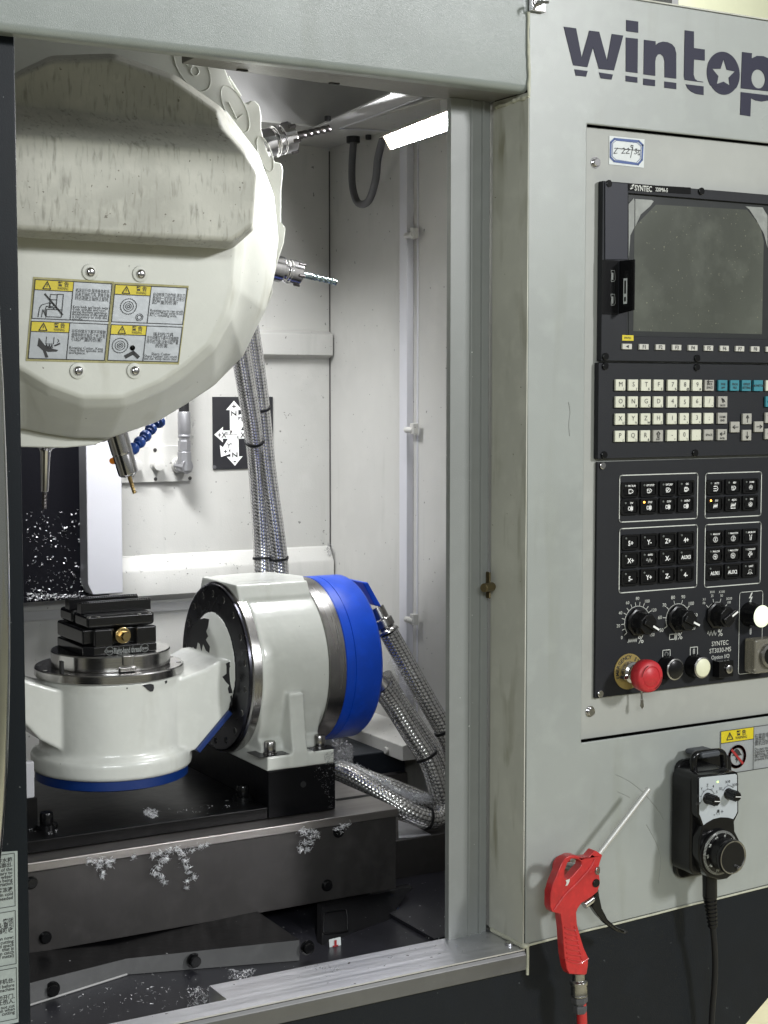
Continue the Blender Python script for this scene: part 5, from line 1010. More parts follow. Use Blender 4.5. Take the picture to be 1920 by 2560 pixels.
# faceplate
fpz0 = zp_bot
pf = thing('faceplate', 'round polished steel faceplate stack carrying the black vise', 'faceplate', (XC,YC,zp_bot))
rc_ = (at('G',1147,700,Y=YC).x-at('G',370,700,Y=YC).x)/2; XU = (at('G',1147,700,Y=YC).x+at('G',370,700,Y=YC).x)/2
zu = at('G',757,677,Y=YC-rc_).z
b = MB(); b.lathe([(rp_*.98,zp_bot+.0003),(rp_,zp_bot+.0015),(rp_,zp_top-.0015),(rp_*.985,zp_top)], (XC,YC,0), (0,0,1), 128, 0); b.build('lower_disc', 'disc_steel', pf, angle=25)
b = MB(); b.lathe([(rc_*.985,zp_top+.0002),(rc_,zp_top+.0015),(rc_,zu-.0015),(rc_*.985,zu)], (XU,YC,0), (0,0,1), 128, 0); b.build('upper_disc', 'disc_steel', pf, angle=25)
q = at('G',882,700,Y=YC-rc_); b = MB(); b.box(q.x-.0065,q.x+.0070,YC-rc_-.003,YC-rc_+.02,zu-.0105,zu+.0012); b.box(q.x-.0105,q.x+.0105,YC-rc_-.0035,YC-rc_+.02,zp_top+.001,zu-.0125); b.build('locating_key', 'turned_steel', pf, bevel=.001)
b = MB(); q = at('G',388,700,Y=YC-.03); b.box(q.x+.001,q.x+.004,YC-.046,YC-.038,zp_top+.0002,zu-.004); b.build('slot', 'black_void', pf)
for k in range(12):
    a = 2*PI*k/12+.1; screw_mb(Vector((XC+math.cos(a)*rp_*.93,YC+math.sin(a)*rp_*.93,zp_top)), (0,0,1), .0030, .0006, 12).build('screw', ['turned_steel','black_void'], pf)

# ================================================================ VISE
YV = at('G',650,668,Z=zu).y
vs_ = thing('vise', 'black self-centring machine vise with serrated jaws and brass screw', 'vise', (XC,YV+.04,zu))
vx0 = at('G',655,668,Y=YV).x; vx1 = at('G',1086,640,Y=YV).x; zv1 = at('G',655,480,Y=YV).z; VD = at('G',440,600,X=vx0-.012).y
print('vise', YV, vx0, vx1, zu, zv1, VD)
VD = YV+.105
b = MB(); b.ngonprism([Vector((x,y,zu+.0002)) for x, y in ((vx0,YV),(vx1,YV),(vx1+.000,VD-.012),(vx1-.008,VD),(vx0-.000,VD),(vx0-.012,VD-.004),(vx0-.012,YV+.008))], (0,0,(zv1-zu)*.34)); 
b.build('lower_body', 'vise_black', vs_, bevel=.0015)
zm = zu+(zv1-zu)*.34
b = MB(); b.box(vx0,vx0+.024,YV+.0003,VD-.001,zm-.0015,zv1); b.box(vx1-.026,vx1,YV+.0003,VD-.001,zm-.0015,zv1); b.box(vx0+.020,vx1-.020,YV+.010,VD-.002,zm-.0015,zv1-.0005); b.box(vx0-.0115,vx0+.003,YV+.009,VD-.002,zm+.0015,zv1-.0005); b.build('body_rail', 'vise_black', vs_, bevel=.003, seg=3)
za = zv1+.0005; zb2 = at('G',600,400,Y=YV+.006).z
jx0 = at('G',600,430,Y=YV+.002).x; jx1 = at('G',1068,400,Y=YV+.002).x
for y0, y1 in ((YV+.001,YV+.046),(YV+.056,VD-.004)):
    b = MB(); b.box(jx0,jx1,y0,y1,za,za+.0155); b.build('jaw_carrier', 'vise_black', vs_, bevel=.004, seg=3)
zj = at('G',560,300,Y=YV+.022).z; x0 = at('G',556,330,Y=YV+.022).x; x1 = at('G',1038,300,Y=YV+.022).x
for y0, y1, s in ((YV+.020,YV+.034,1),(YV+.062,YV+.078,-1)):
    b = MB(); b.box(x0,x1,y0,y1,za+.0157,zj); 
    nt_ = 30; yy0 = y0+.001 if s > 0 else y1-.004
    for k in range(nt_):
        xx = x0+(x1-x0)*(k+.15)/nt_; b.box(xx,xx+(x1-x0)/nt_*.6,y0+.0005,y0+.004,zj+.0001,zj+.0016)
    b.build('serrated_jaw', 'vise_black', vs_, bevel=.0004, seg=1)
for x, y in ((615,402),(677,400),(960,378),(1025,370)):
    q = at('G',x,y,Z=za+.0156); screw_mb(q, (0,0,1), .0026, .0015, 12).build('set_screw', ['turned_steel','black_void'], vs_)
q = at('G',848,520,Y=YV-.001); b = MB(); b.cyl(q+Vector((0,.014,0)), q+Vector((0,-.002,0)), .0098, 20); b.build('bearing', 'brass', vs_, bevel=.001)
b = MB(); b.lathe([(.0058,-.002),(.0058,.012),(.0052,.0135),(.0030,.0135)], q, (0,-1,0), 6, 0); b.lathe([(.0030,.0134),(.0028,.008),(0,.008)], q, (0,-1,0), 6, 1); b.build('screw_head', ['brass','black_void'], vs_)
b = MB(); yv = YV-.0006
b.text('Right-hand thread', .0098, at('G',882,620,Y=yv), bold=True, wmax=(at('G',975,620,Y=yv)-at('G',790,620,Y=yv)).length)
for cx_, cy_, t in ((757,628,'Close'),(1000,606,'Open')):
    o = at('G',cx_,cy_,Y=yv); b.stroke([o+Vector((.0048*math.cos(a),0,.0048*math.sin(a))) for a in [R(20+k*15) for k in range(22)]], .0009); b.text(t, .0048, o+Vector((-.001,-.0002,0)), bold=True, wmax=.011)
b.build('lettering', 'dim_print', vs_)

# ================================================================ BRAIDED HOSES
def hose(label, pts, r, ties=(), name='braided_hose', grp='braided steel hoses behind the rotary table', nn=20):
    t = thing(name, label, 'hose', pts[0], grp); b = MB(); b.tube(pts, r, nn, smooth=8); pth = b.path; b.build('braid', 'steel_braid', t)
    for f_ in ties:
        i = int(f_*(len(pth)-2)); p = pth[i]; d = (pth[i+1]-p).normalized(); b = MB(); b.lathe([(r*1.01,-.0018),(r*1.10,-.0018),(r*1.10,.0018),(r*1.01,.0018)], p, d, 20, 0); b.build('cable_tie', 'rubber', t)
    return t
DP = lambda x, y, Y: at('D',x,y,Y=Y)
hose('left of the two tall braided hoses running down beside the axis plate', [DP(505,650,.50),DP(520,760,.54),DP(545,912,.60),DP(556,1010,.64),DP(566,1163,.66),DP(568,1230,.66),DP(570,1330,.66)], .0135, (.42,.80))
hose('right of the two tall braided hoses running down beside the axis plate', [DP(530,650,.52),DP(548,760,.56),DP(564,880,.60),DP(577,1010,.63),DP(598,1163,.645),DP(605,1230,.65),DP(608,1330,.65)], .0125, (.36,.80))
EP = lambda x, y, Y: at('E',x,y,Y=Y)
ZS = .8725
hose('thick braided hose dropping from the fitting at the top of the blue cap', [EP(1255,470,.40),EP(1330,600,.40),EP(1420,760,.395),EP(1500,900,.39),EP(1580,1040,.385),EP(1640,1180,.38),EP(1660,1330,.38)], .0130, (.72,))
hose('braided hose hanging from the middle of the blue cap down to the tray corner', [EP(1215,800,.40),EP(1290,905,.40),EP(1400,1080,.39),EP(1495,1230,.38),EP(1555,1400,.375),EP(1578,1500,.375),EP(1545,1575,.37),EP(1450,1570,.37),EP(1330,1510,.38),EP(1200,1430,.40),EP(1050,1340,.43),EP(960,1300,.45)], .0140, (.27,.62))
hose('thin dark braided hose partly hidden behind the two thicker cap hoses', [EP(1235,730,.43),EP(1320,870,.43),EP(1450,1060,.42),EP(1540,1200,.41),EP(1620,1400,.40)], .0105)
hose('chip covered braided hose lying just behind the loop', [EP(1600,1500,.40),EP(1500,1490,.40),EP(1400,1450,.405),EP(1250,1390,.42),EP(1080,1330,.45),EP(960,1290,.47)], .013)
hf = thing('hose_fitting', 'bright steel hose fitting at the upper edge of the blue cap', 'fitting', EP(1215,360,.40))
b = MB(); a_ = EP(1196,345,.41); c_ = EP(1262,478,.40); b.lathe([(.010,-.004),(.010,.012),(.013,.014),(.013,.024),(.0105,.026),(.0145,.030),(.0150,(c_-a_).length)], a_, c_-a_, 24, 0); b.build('ferrule', 'turned_steel', hf, bevel=.0006)
hf = thing('hose_fitting', 'bright steel hose fitting at the lower right edge of the blue cap', 'fitting', EP(1215,770,.40))
b = MB(); a_ = EP(1190,755,.41); c_ = EP(1240,835,.40); b.lathe([(.011,0),(.013,.006),(.0145,.02),(.0150,(c_-a_).length)], a_, c_-a_, 24, 0); b.build('ferrule', 'turned_steel', hf)

# ================================================================ AIR GUN
ag = thing('air_gun', 'red pistol-grip air blow gun with long aluminium nozzle and black trigger', 'air gun', at('J',380,1700,Y=-.03))
YG = -.044; GT = .012
body = [(338,905),(372,906),(420,922),(462,918),(500,873),(515,878),(553,905),(538,948),(528,985),(520,1012),(532,1040),(537,1075),(535,1105),(520,1150),(498,1168),(470,1190),(412,1228),(388,1262),(378,1290),(384,1370),(405,1450),(428,1525),(458,1590),(456,1650),(448,1700),(425,1708),(330,1700),(314,1665),(298,1580),(290,1480),(285,1400),(272,1300),(215,1285),(203,1252),(205,1160),(222,1095),(250,1030),(272,975),(300,925)]
holeG = [(346,928),(392,932),(414,952),(410,978),(378,1011),(345,1050),(318,1070),(300,1055),(300,1010),(318,958)]
b = MB(); b.prism([ats('J',body,Y=YG), ats('J',holeG,Y=YG)], (0,GT,0)); b.build('gun_body', 'gun_red', ag, bevel=.0050, seg=4, angle=60, bang=50)
b = MB()
for k in range(7):
    y = 1385+k*34; x0 = 300+k*3; x1 = 372+k*7; b.tube(ats('J',[(x0,y-2),(x0+8,y+8),(x1-6,y+22),(x1,y+10),(x1-10,y-2)],Y=YG-.0002), .00085, 6, smooth=4)
for y in (985,1010,1030): b.stroke(ats('J',[(462,y+4),(520,y-12)],Y=YG-.0002), .0014)
b.tube(ats('J',[(228,1270),(300,1170),(390,1080),(470,990),(500,930)],Y=YG-.0002), .0010, 6)
b.tube(ats('J',[(300,1595),(340,1618),(400,1628),(458,1595)],Y=YG-.0002), .0008, 6)
b.build('grip_ribs', 'gun_red', ag)
b = MB(); b.prism([ats('J',[(305,1072),(333,1062),(330,1080),(318,1105),(303,1110),(312,1090)],Y=YG-.0003)], (0,-.0003,0)); b.build('printed_mark', 'print_grey', ag)
b = MB(); q = at('J',507,1090,Y=YG); b.lathe([(.0046,-.002),(.0046,.0012),(.0040,.0018)], q, (0,-1,0), 24, 0); b.build('pivot_cap', 'knob_black', ag)
b = MB(); b.prism([ats('J',[(505,1150),(526,1110),(534,1180),(552,1260),(590,1335),(650,1388),(735,1422),(705,1432),(650,1418),(585,1370),(530,1315),(484,1250)],Y=YG+.006)], (0,.010,0)); b.build('trigger', 'gloss_black', ag, bevel=.0022, seg=3, bang=50)
b = MB(); b.cyl(at('J',425,1236,Y=YG+.011), at('J',500,1184,Y=YG+.011), .0050, 20, 0); b.cyl(at('J',490,1190,Y=YG+.011), at('J',518,1170,Y=YG+.011), .0034, 16, 0); b.build('valve', 'polished_steel', ag, bevel=.0006)
b = MB(); b.cyl(at('J',520,905,Y=YG+.011), at('J',861,461,Y=YG+.012), .0030, 20, 0); b.build('nozzle', 'aluminium', ag)
b = MB(); q = at('J',392,1705,Y=YG+.012); e = at('J',404,1990,Y=YG+.012); d = e-q
b.lathe([(r_,h_*.8) for r_, h_ in [(.0070,-.004),(.0070,.007),(.0100,.008),(.0102,.012),(.0094,.014),(.0092,.026),(.0098,.028),(.0090,.030)]], q, d, 28, 0); b.lathe([(r_*.92,h_*.8) for r_, h_ in [(.0100,.031),(.0100,.039),(.0070,.040),(.0070,.043)]], q, d, 6, 1); b.lathe([(r_*.92,h_*.8) for r_, h_ in [(.0078,.043),(.0088,.046),(.0082,.054)]], q, d, 6, 1); b.build('quick_coupling', ['turned_steel','hose_grey'], ag, bevel=.0008)
b = MB(); b.tube([q+d*.042, e+Vector((.002,0,0)), e+Vector((.003,.0,-.05)), e+Vector((.008,0,-.14))], .0058, 14); b.build('air_hose', 'gun_red', ag)
hk = thing('hanging_hook', 'dark red peg on the grey panel that carries the air gun', 'hook', at('J',270,975,Y=0))
b = MB(); q = at('J',272,972,Y=-.002); b.cyl(q+Vector((.0,.002,0)), q+Vector((.020,-.042,.002)), .0048, 16, 0); b.lathe([(.012,0),(.012,.003),(.009,.004)], q, (0,-1,0), 20, 1); b.build('peg', ['turned_steel','gun_red'], hk, bevel=.0006)

# ================================================================ HANDWHEEL PENDANT
mp = thing('handwheel_pendant', 'black handheld pulse generator with silver label, two dials and round handwheel', 'pendant', at('J',1340,1070,Y=-.03))
YM = -.053
JM = lambda x, y, Y=YM: at('J',x,y,Y=Y)
b = MB(); zT = at('J',1045,265,Y=-.001); zB = at('J',1060,1050,Y=-.001); xx0 = at('J',1038,600,Y=-.006).x
b.ngonprism(rrect(xx0+.001,xx0+.084,zB.z,zT.z,.012,-.0005), (0,-.008,0)); b.build('bracket', 'knob_black', mp, bevel=.002, seg=3)
yb_ = -.012
outl = [(1192,388),(1200,372),(1440,345),(1458,350),(1464,372),(1466,618),(1452,648),(1436,680),(1440,745),(1468,800),(1484,880),(1470,965),(1430,1030),(1390,1062),(1330,1072),(1260,1050),(1215,990),(1196,900),(1200,800),(1226,715),(1205,660),(1192,630)]
fr = [JM(*p) for p in outl]; c0 = sum(fr, Vector())/len(fr)
xl = min(p.x for p in fr)
def back(p, Y):
    q = Vector((p.x, Y, p.z)); return q
b = MB(); n_ = len(fr); mid = [back(p,YM+.006) for p in fr]
hullb = [Vector((p.x if True else 0, yb_, p.z)) for p in fr]
# outer box body behind, wheel lobe in front
zt_ = JM(1192,372).z; zb_ = JM(1300,1060).z; 
b.ngonprism(rrect(JM(1192,600).x,JM(1466,600).x,zb_+.003,zt_,.011,YM+.012), (0,.035,0)); b.build('back_shell', 'knob_black', mp, bevel=.003, seg=3)
b = MB(); b.prism([fr], (0,.0125,0)); b.build('front_shell', 'gloss_black', mp, bevel=.002, seg=3, bang=50)
b = MB(); b.prism([ats('J',[(1198,392),(1210,384),(1438,360),(1450,368),(1452,612),(1440,640),(1425,662),(1390,652),(1340,650),(1290,662),(1250,685),(1226,702),(1212,660),(1199,628)],Y=YM-.0002)], (0,-.0004,0)); b.build('face_label', 'grey_label', mp)
b = MB(); yl = YM-.0009
for cx_, cy_, rad, lab, a0, a1 in ((1255,520,.0098,['OFF','X','Y','Z','4','5'],200,20),(1393,490,.0088,['X1','X10','X100'],150,40)):
    o = at('J',cx_,cy_,Y=yl); b.stroke([o+Vector((rad*math.cos(R(a0+(a1-a0)*k/16)),0,rad*math.sin(R(a0+(a1-a0)*k/16)))) for k in range(17)], .0005)
    for k, t in enumerate(lab):
        a = R(a0+(a1-a0)*k/(len(lab)-1)); d = Vector((math.cos(a),0,math.sin(a))); b.stroke([o+d*rad,o+d*(rad+.002)], .0005); b.text(t, .0042, o+d*(rad+.0048), bold=True)
o = at('J',1325,618,Y=yl); b.text('-', .009, o+Vector((-.0055,0,-.001))); b.text('+', .008, o+Vector((.006,0,0)));
b.stroke([o+Vector((x*.0009,0,z*.0009)) for x, z in ((-1.5,-3),(-2.6,0),(-1.4,-.4),(-1,3.6),(-.2,0),(.4,4),(.8,0),(1.6,3),(1.8,-3))], .0005)
b.build('printed_scale', 'print_black', mp)
q = JM(1320,413); b = MB(); b.lathe([(.0011,0),(.0009,.0008),(.0004,.001)], q, (0,-1,0), 10, 0); b.build('indicator', 'green_led', mp)
for cx_, cy_ in ((1250,522),(1390,492)):
    o = JM(cx_,cy_); b = MB(); b.lathe([(.0066,0),(.0066,.0015),(.0056,.0022),(.0052,.0165),(.0046,.0172)], o, (0,-1,0), 18, 0)
    a = R(200); d = Vector((math.cos(a),0,-math.sin(a)*.4)); f = o+Vector((0,-.0174,0)); b.stroke([f-d*.004,f+d*.004], .0008, mi=1)
    for k in range(10):
        t = 2*PI*k/10; v = Vector((math.cos(t),0,math.sin(t)))*.0054; b.cyl(o+v+Vector((0,-.003,0)), o+v+Vector((0,-.0155,0)), .0008, 6, 0)
    b.build('selector_knob', ['gloss_black','print_white'], mp)
o = JM(1320,880); b = MB(); b.lathe([(.0262,0),(.0262,.004),(.0250,.0055),(.0225,.0062)], o, (0,-1,0), 64, 0)
for k in range(100):
    t = 2*PI*k/100; L = .0040 if k % 10 == 0 else .0024; d = Vector((math.cos(t),0,math.sin(t))); b.stroke([o+d*.0255+Vector((0,-.0052,0)), o+d*(.0255-L)+Vector((0,-.0062,0))], .0004, mi=1)
for k in range(10):
    t = PI/2+2*PI*k/10-.25; d = Vector((math.cos(t),0,math.sin(t))); b.text(str(k*10), .0046, o+d*.0195+Vector((0,-.0068,0)), Vector((d.z,0,-d.x)), d, mi=1, bold=True)
b.build('dial_ring', ['gloss_black','print_grey'], mp, angle=40)
b = MB(); b.lathe([(.0225,.003),(.0225,.0060),(.0190,.0066),(.0182,.0185),(.0197,.0205),(.0197,.0255),(.0190,.0268),(.0178,.0268),(.0172,.0260),(0,.0260)], o, (0,-1,0), 64, 0, mis=[0,0,0,0,0,0,1,1,0])
b.lathe([(.0026,.0258),(.0024,.030),(.0018,.0308)], o+Vector((.0070,0,-.0125)), (0,-1,0), 14, 1); b.build('handwheel', ['knob_black','turned_steel'], mp, angle=40)
# hanging bail and clips
b = MB(); b.tube([JM(1165,350,-.03),JM(1160,270,-.03),JM(1175,235,-.03),JM(1220,222,-.03),JM(1320,212,-.03),JM(1352,222,-.03),JM(1362,250,-.03),JM(1365,330,-.03)], .0042, 12); b.build('bail', 'gloss_black', mp)
b = MB(); q0 = JM(1225,262,-.040); q1 = JM(1312,195,-.030); b.ngonprism(rrect(q0.x,q1.x,q0.z,q1.z,.003,-.038), (0,.030,0)); b.build('hook_strap', 'clip_grey', mp, bevel=.002)
q = at('J',1040,690,Y=-.012); b = MB(); b.box(q.x-.0015,q.x+.0020,-.030,-.006,q.z-.010,q.z+.014); b.box(q.x,q.x+.012,-.032,-.030,q.z-.010,q.z+.012); b.build('side_clip', 'clip_grey', mp, bevel=.002)
b = MB(); q = JM(1268,1060,YM+.02); pts = [q+Vector((0,0,.01)), JM(1270,1180,YM+.02)]; b.cyl(pts[0], pts[1], .0085, 20, 0); 
p0 = pts[1]; p1 = JM(1290,1390,YM+.02); prof = []; L = (p1-p0).length
for k in range(8): prof += [(.0080-.0003*k, L*k/8), (.0080-.0003*k, L*(k+.55)/8), (.0058-.0002*k, L*(k+.6)/8), (.0058-.0002*k, L*(k+.98)/8)]
b.lathe(prof, p0, p1-p0, 20, 0); b.build('strain_relief', 'knob_black', mp)
b = MB(); b.tube([p1, JM(1300,1500,YM+.022), JM(1305,1650,YM+.026), JM(1298,1800,YM+.03), JM(1288,1920,YM+.034), JM(1280,2060,YM+.036), JM(1270,2300,YM+.036)], .0035, 14); b.build('cable', 'rubber', mp)
# ================================================================ right warning sticker
ws2 = thing('warning_sticker', 'grey and yellow lightning warning sticker behind the pendant at right edge', 'sticker', at('X',230,1780,Y=0))
Yq = -.0003
XX = lambda x, y, d=0: at('X',x,y,Y=Yq-d)
b = MB(); tl = XX(250,570); bl = XX(250,1830); w_ = .125; b.ngonprism([Vector((tl.x,Yq,tl.z)), Vector((tl.x+w_,Yq,tl.z)), Vector((tl.x+w_,Yq,XX(1215,1705).z)), Vector((tl.x,Yq,XX(1215,1705).z))], (0,-.0003,0)); b.build('sheet', 'sticker_silver', ws2)
b = MB(); xm = XX(1215,1000).x; zy = XX(740,860).z; b.box(tl.x+.0006,xm,Yq-.0005,Yq-.00035,zy,tl.z-.0006); b.build('yellow_header', 'sticker_yellow', ws2)
b = MB(); yq_ = Yq-.0008; zz1 = XX(1215,1705).z
for s_ in ([(tl.x,tl.z),(tl.x+w_,tl.z)],[(tl.x,zz1),(tl.x+w_,zz1)],[(tl.x,tl.z),(tl.x,zz1)],[(xm,tl.z),(xm,zz1)],[(tl.x,zy),(xm,zy)]): b.stroke([(x,yq_,z) for x, z in s_], .0007)
b.stroke(ats('X',[(440,830),(525,615),(620,805)],Y=yq_), .0010, closed=True); b.stroke(ats('X',[(528,680),(530,760)],Y=yq_), .0009)
b.text('\u8b66 \u544a', .0066, at('X',870,615,Y=yq_), bold=True); b.text('WARNING', .0052, at('X',868,745,Y=yq_), wmax=.018)
for k, s in enumerate(('\u5728\u96f7\u96e8\u6216\u96f7\u7535\u5929\u6c14\u65f6,','\u8bf7\u505c\u673a, \u8bf7\u52ff\u89e6','\u6478\u673a\u53f0\u9632\u6b62\u96f7\u51fb.')): b.text(s, .0058, at('X',1265,725+112*k,Y=yq_), align='l')
for k, s in enumerate(('Do not touch the','machine when it is','lightning, stop','the machine to','prevent from')): b.text(s, .0052, at('X',1265,1110+75*k,Y=yq_), align='l', wscale=.95)
b.add(ats('X',[(590,1300),(640,1260),(660,1170),(700,1100),(740,1085),(790,1120),(820,1160),(850,1220),(890,1275),(740,1300)],Y=yq_-.0002),[tuple(range(10))]); b.add(ats('X',[(735,1310),(690,1420),(735,1425),(712,1530),(775,1400),(735,1395),(765,1312)],Y=yq_),[tuple(range(7))])
b.build('print', 'print_black', ws2)
b = MB(); o = at('X',745,1320,Y=yq_-.0004); rx_ = (at('X',975,1320,Y=yq_).x-at('X',515,1320,Y=yq_).x)/2; b.stroke([o+Vector((rx_*math.cos(2*PI*k/40),0,rx_*math.sin(2*PI*k/40))) for k in range(40)], .0036, closed=True); b.stroke([o+Vector((-rx_*.7,-.0001,rx_*.72)), o+Vector((rx_*.7,-.0001,-rx_*.72))], .0030); b.build('prohibition_ring', 'sticker_red', ws2)

# ================================================================ CHIPS
def chips(name, label, where, n, size, m='chip_metal', thin=.11, curl=.6):
    """loose swarf: thin flakes and small helical curls"""
    b = MB()
    for _ in range(n):
        p = where(); s = size*random.uniform(.5,1.5); a = random.uniform(0,2*PI); ph = random.uniform(-1,1)
        d = Vector((math.cos(a)*math.cos(ph), math.sin(a)*math.cos(ph), math.sin(ph))); w = Vector((random.uniform(-1,1),random.uniform(-1,1),random.uniform(-1,1))).cross(d)
        if w.length < .1: continue
        w.normalize()
        if random.random() < curl:
            k = d.cross(w); r_ = s*random.uniform(.10,.30); tw = random.uniform(2.5,9); wd = s*random.uniform(.03,.065); N = 8; vs = []
            for i in range(N+1):
                t = i/N; c = p + d*(t-.5)*s*1.3 + (w*math.cos(tw*t)+k*math.sin(tw*t))*r_; vs += [c+d*wd, c-d*wd]
            b.add(vs, [(2*i,2*i+1,2*i+3,2*i+2) for i in range(N)], 0)
        else:
            w = w*s*thin; k = d.cross(w).normalized()*s*.25; b.add([p-d*s*.5, p+k+w, p+k-w, p+d*s*.5+w*.4], [(0,1,2),(1,3,2)], 0)
    o = b.build(name, m, None, off=Vector((0,0,0))); o['kind'] = 'stuff'; o['label'] = label; o['category'] = 'metal chips'; return o
def clump(c, seeds, Y0_, Y1_):
    """points bunched round traced pixels (x, y, spread)"""
    def g():
        x, y, r_ = random.choice(seeds); a = random.uniform(0,2*PI); q = abs(random.gauss(0,.55))*r_
        return at(c, x+math.cos(a)*q, y+math.sin(a)*q*.8, Y=random.uniform(Y0_,Y1_) if r_ > 12 else Y1_-.002)
    return g
def inpoly(c, poly, **k):
    xs = [p[0] for p in poly]; ys = [p[1] for p in poly]
    def f():
        while True:
            x = random.uniform(min(xs),max(xs)); y = random.uniform(min(ys),max(ys)); ins = False; j = len(poly)-1
            for i in range(len(poly)):
                if (poly[i][1] > y) != (poly[j][1] > y) and x < (poly[j][0]-poly[i][0])*(y-poly[i][1])/(poly[j][1]-poly[i][1])+poly[i][0]: ins = not ins
                j = i
            if ins:
                p = at(c,x,y,**{kk: (v() if callable(v) else v) for kk, v in k.items()}); return p
    return f
def multi(fs):
    return lambda: random.choice(fs)()
yj = lambda a, b_: (lambda: random.uniform(a,b_))
chips('metal_chips', 'bright metal chips stuck over the lower half of the black cover', multi([inpoly('C',[(155,660),(520,640),(520,1170),(160,1190)],Y=.829), inpoly('C',[(160,1145),(520,1155),(520,1175),(160,1190)],Y=.825)]), 430, .0038, thin=.24, curl=.3)
chips('metal_chips', 'clump of curled chips hanging from the left end of the table edge', clump('H',[(530,362,20),(560,362,22),(600,362,26),(640,362,24),(668,358,16),(590,395,16),(610,430,8),(606,455,5),(650,390,12)],YT-.006,YT+.002), 225, .0050)
chips('metal_chips', 'large tangle of silver chips hanging from the middle of the table edge', clump('H',[(905,325,26),(950,315,28),(1000,300,32),(1050,295,34),(1080,320,30),(1095,360,30),(1105,400,22),(960,360,26),(940,400,24),(920,435,24),(955,455,18),(975,490,9),(990,350,20),(1120,430,9),(1110,480,4),(1105,520,4),(1145,300,20),(1190,275,16),(1225,262,10),(1150,455,8),(790,335,10)],YT-.012,YT+.002), 640, .0050)
chips('metal_chips', 'frayed chip clump on the dark plate below the riser block', clump('I',[(320,372,26),(355,370,32),(390,375,26),(400,395,20),(365,400,34),(340,430,26),(375,430,18),(315,460,14),(350,465,14),(500,355,14),(530,342,16),(560,330,10),(515,370,12)],YT-.007,YT+.003), 380, .0050)
chips('metal_chips', 'loose shiny chips scattered over the chip tray floor', multi([inpoly('H',[(1120,1120),(1240,1110),(1240,1200),(1100,1230)],Z=ZF), inpoly('H',[(1120,1120),(1240,1110),(1240,1200),(1100,1230)],Z=ZF), inpoly('H',[(1340,1000),(1460,1020),(1420,1070),(1360,1060)],Z=ZF), inpoly('H',[(700,1050),(1100,1020),(1240,1200),(600,1300),(300,1240)],Z=ZF), inpoly('I',[(0,1090),(90,1080),(60,1130),(0,1140)],Z=ZF)]), 330, .0040)
chips('metal_chips', 'grey chips and specks scattered on the steel sill', multi([inpoly('I',[(330,1075),(430,1065),(540,1075),(530,1105),(400,1095)],Z=.8414), inpoly('I',[(280,1100),(1300,900),(1320,960),(300,1160)],Z=.8414)]), 90, .0034, 'chip_dark')
# chips on hoses and block
def onpath(pts, r):
    return lambda: (lambda i, t: pts[i].lerp(pts[i+1],t)+Vector((random.gauss(0,r*.5),random.uniform(-r,r*.6),r*random.uniform(.35,1.0))))(random.randrange(len(pts)-1), random.random())
pth = [EP(1500,1500,.385),EP(1420,1490,.385),EP(1330,1470,.39),EP(1200,1415,.405),EP(1050,1335,.435),EP(960,1290,.455)]
chips('metal_chips', 'thick bright layer of chips lying along the lower braided hoses', onpath(pth, .013), 3800, .0042)
pth2 = [EP(1235,620,.40),EP(1330,780,.40),EP(1450,960,.40),EP(1540,1100,.39),EP(1610,1240,.385)]
chips('metal_chips', 'fine chips clinging along the hanging braided hoses', onpath([p+Vector((.012,0,-.010)) for p in pth2], .008), 900, .0036)
chips('metal_chips', 'specks of metal on the right side of the black riser block', multi([inpoly('U',[(560,350),(715,340),(715,670),(660,670),(640,560),(560,420)],Y=yb0-.001), inpoly('U',[(620,250),(700,230),(715,330),(640,330)],Y=yb0-.001), inpoly('U',[(505,200),(560,190),(570,240),(520,235)],Z=zb+.018)]), 260, .0030, 'chip_dark')
chips('metal_chips', 'fuzzy pile of dust and chips between housing and rear block', inpoly('U',[(690,150),(780,150),(850,200),(850,380),(760,350),(710,330)],Y=yj(.44,.56)), 1500, .0040, 'chip_dark')
chips('metal_chips', 'small heap of chips in the base plate recess under the cradle', inpoly('G',[(985,1735),(1040,1720),(1085,1730),(1095,1765),(1050,1785),(1010,1765)],Z=lambda: zpl+random.uniform(0,.003)), 260, .0034)
chips('metal_chips', 'few bright chips around the left bolt and plate edge', multi([inpoly('G',[(200,1800),(250,1790),(250,1880),(200,1880)],Z=zpl), inpoly('G',[(330,1880),(400,1870),(390,1900),(330,1900)],Z=zpl), inpoly('H',[(840,60),(1400,20),(1550,20),(1200,90)],Z=zpl+.0005)]), 60, .0030)
chips('metal_chips', 'short dark curls sticking to the rear wall right of the shield strip', multi([inpoly('C',[(730,440),(860,560),(880,700),(740,900),(850,980),(880,1010),(730,600)],Y=RY-.001), inpoly('C',[(1120,80),(1160,90),(1150,300),(1125,250)],Y=RY-.001), inpoly('C',[(740,950),(880,980),(1500,960),(1400,1030),(740,1130)],Y=RY-.018)]), 110, .0040, 'chip_dark', thin=.12)
chips('metal_chips', 'tuft of grey chips caught in the wall corner above the lower rib', inpoly('V',[(35,1040),(60,980),(80,1000),(88,1060),(70,1080)],Y=yj(.84,.86)), 120, .0036, 'chip_dark')
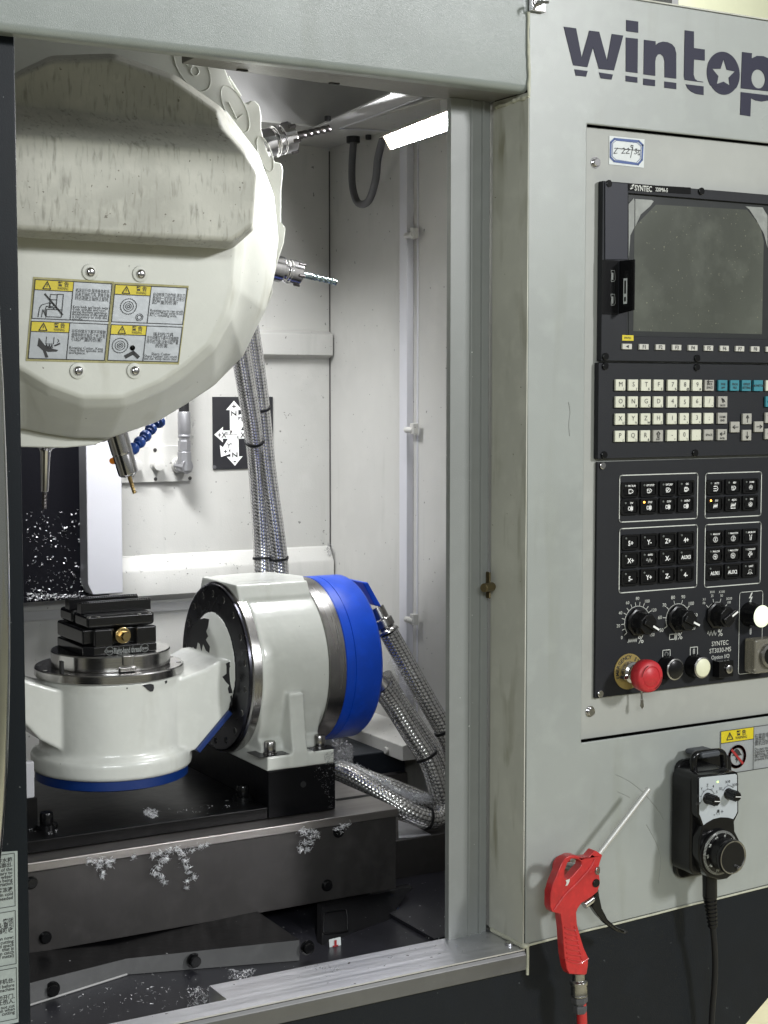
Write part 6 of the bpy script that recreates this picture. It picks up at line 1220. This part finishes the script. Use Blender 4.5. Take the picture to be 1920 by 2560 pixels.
# ---- sub-parts: fixings and details under the part they sit on
def kids(root, nm): return [c for c in root.children if c.name.split('.')[0] == nm]
for root, par, chs in ((tm,'drum_rim',('embossed_number','gripper_rod','gripper_block')),(tm,'front_cover',('washer','bolt')),(rt,'flange',('flange_bolt',)),(rt,'housing',('bolt','bare_patch','pad_plate')),(rt,'end_cap',('terminal_box',)),
    (cr_,'cast_body',('hole','bare_patch')),(tb,'front_plate',('bolt',)),(tb,'table_top',('slot',)),(rb,'plate',('bolt',)),(rb,'riser_block',('hole',)),(vs_,'jaw_carrier',('set_screw',)),(vs_,'body_rail',('lettering',)),(pf,'upper_disc',('locating_key','slot')),(pf,'lower_disc',('screw',)),
    (ip,'plate',('screw',)),(du,'housing',('screw','film','film_residue','side_cover','name_strip')),(du,'port_bay',('port',)),(du,'port_flap',('barcode_label',)),(kb,'panel',('screw',)),(op,'panel',('screw','printed_frame','lettering')),(sill,'sill_top',('screw',)),
    (mp,'front_shell',('face_label','printed_scale','indicator')),(ag,'gun_body',('grip_ribs','pivot_cap')),(bs,'flashing_strip',('bolt','seal_line')),(fp_,'plate',('screw',)),(ax,'plate',('arrow','lettering','screw')),(inn,'side_rail',('screw',)),(inn,'cable_channel',('channel_clip',))):
    pp = kids(root, par)
    for nm in chs:
        for c in kids(root, nm): c.parent = pp[0]
# ================================================================ ROOM (only what shows) and unseen fill lights
def struct(name, b, m):
    o = b.build(name, m, None, off=Vector((0,0,0))); o['kind'] = 'structure'; o['label'] = name.replace('_',' '); return o
b = MB(); b.add([(-8,-8,0),(10,-8,0),(10,10,0),(-8,10,0)],[(0,1,2,3)]); o = struct('floor', b, 'floor_paint')
b = MB(); b.box(-3,10,3.4,3.5,0,5); o = struct('far_wall', b, 'cream_wall'); 

wl = area("background_fill", (3.0, 2.2, 3.4), (2.6, 3.4, 2.2), 1.2, 60, (1, 1, .9), .4)  # unseen fill added to brighten the far wall
fl = area("background_fill", (3.2, 1.0, 3.0), (2.4, 1.2, 0), 1.0, 45, (1, .98, .88), 1.0)  # unseen fill added to brighten the floor beyond the cabinet
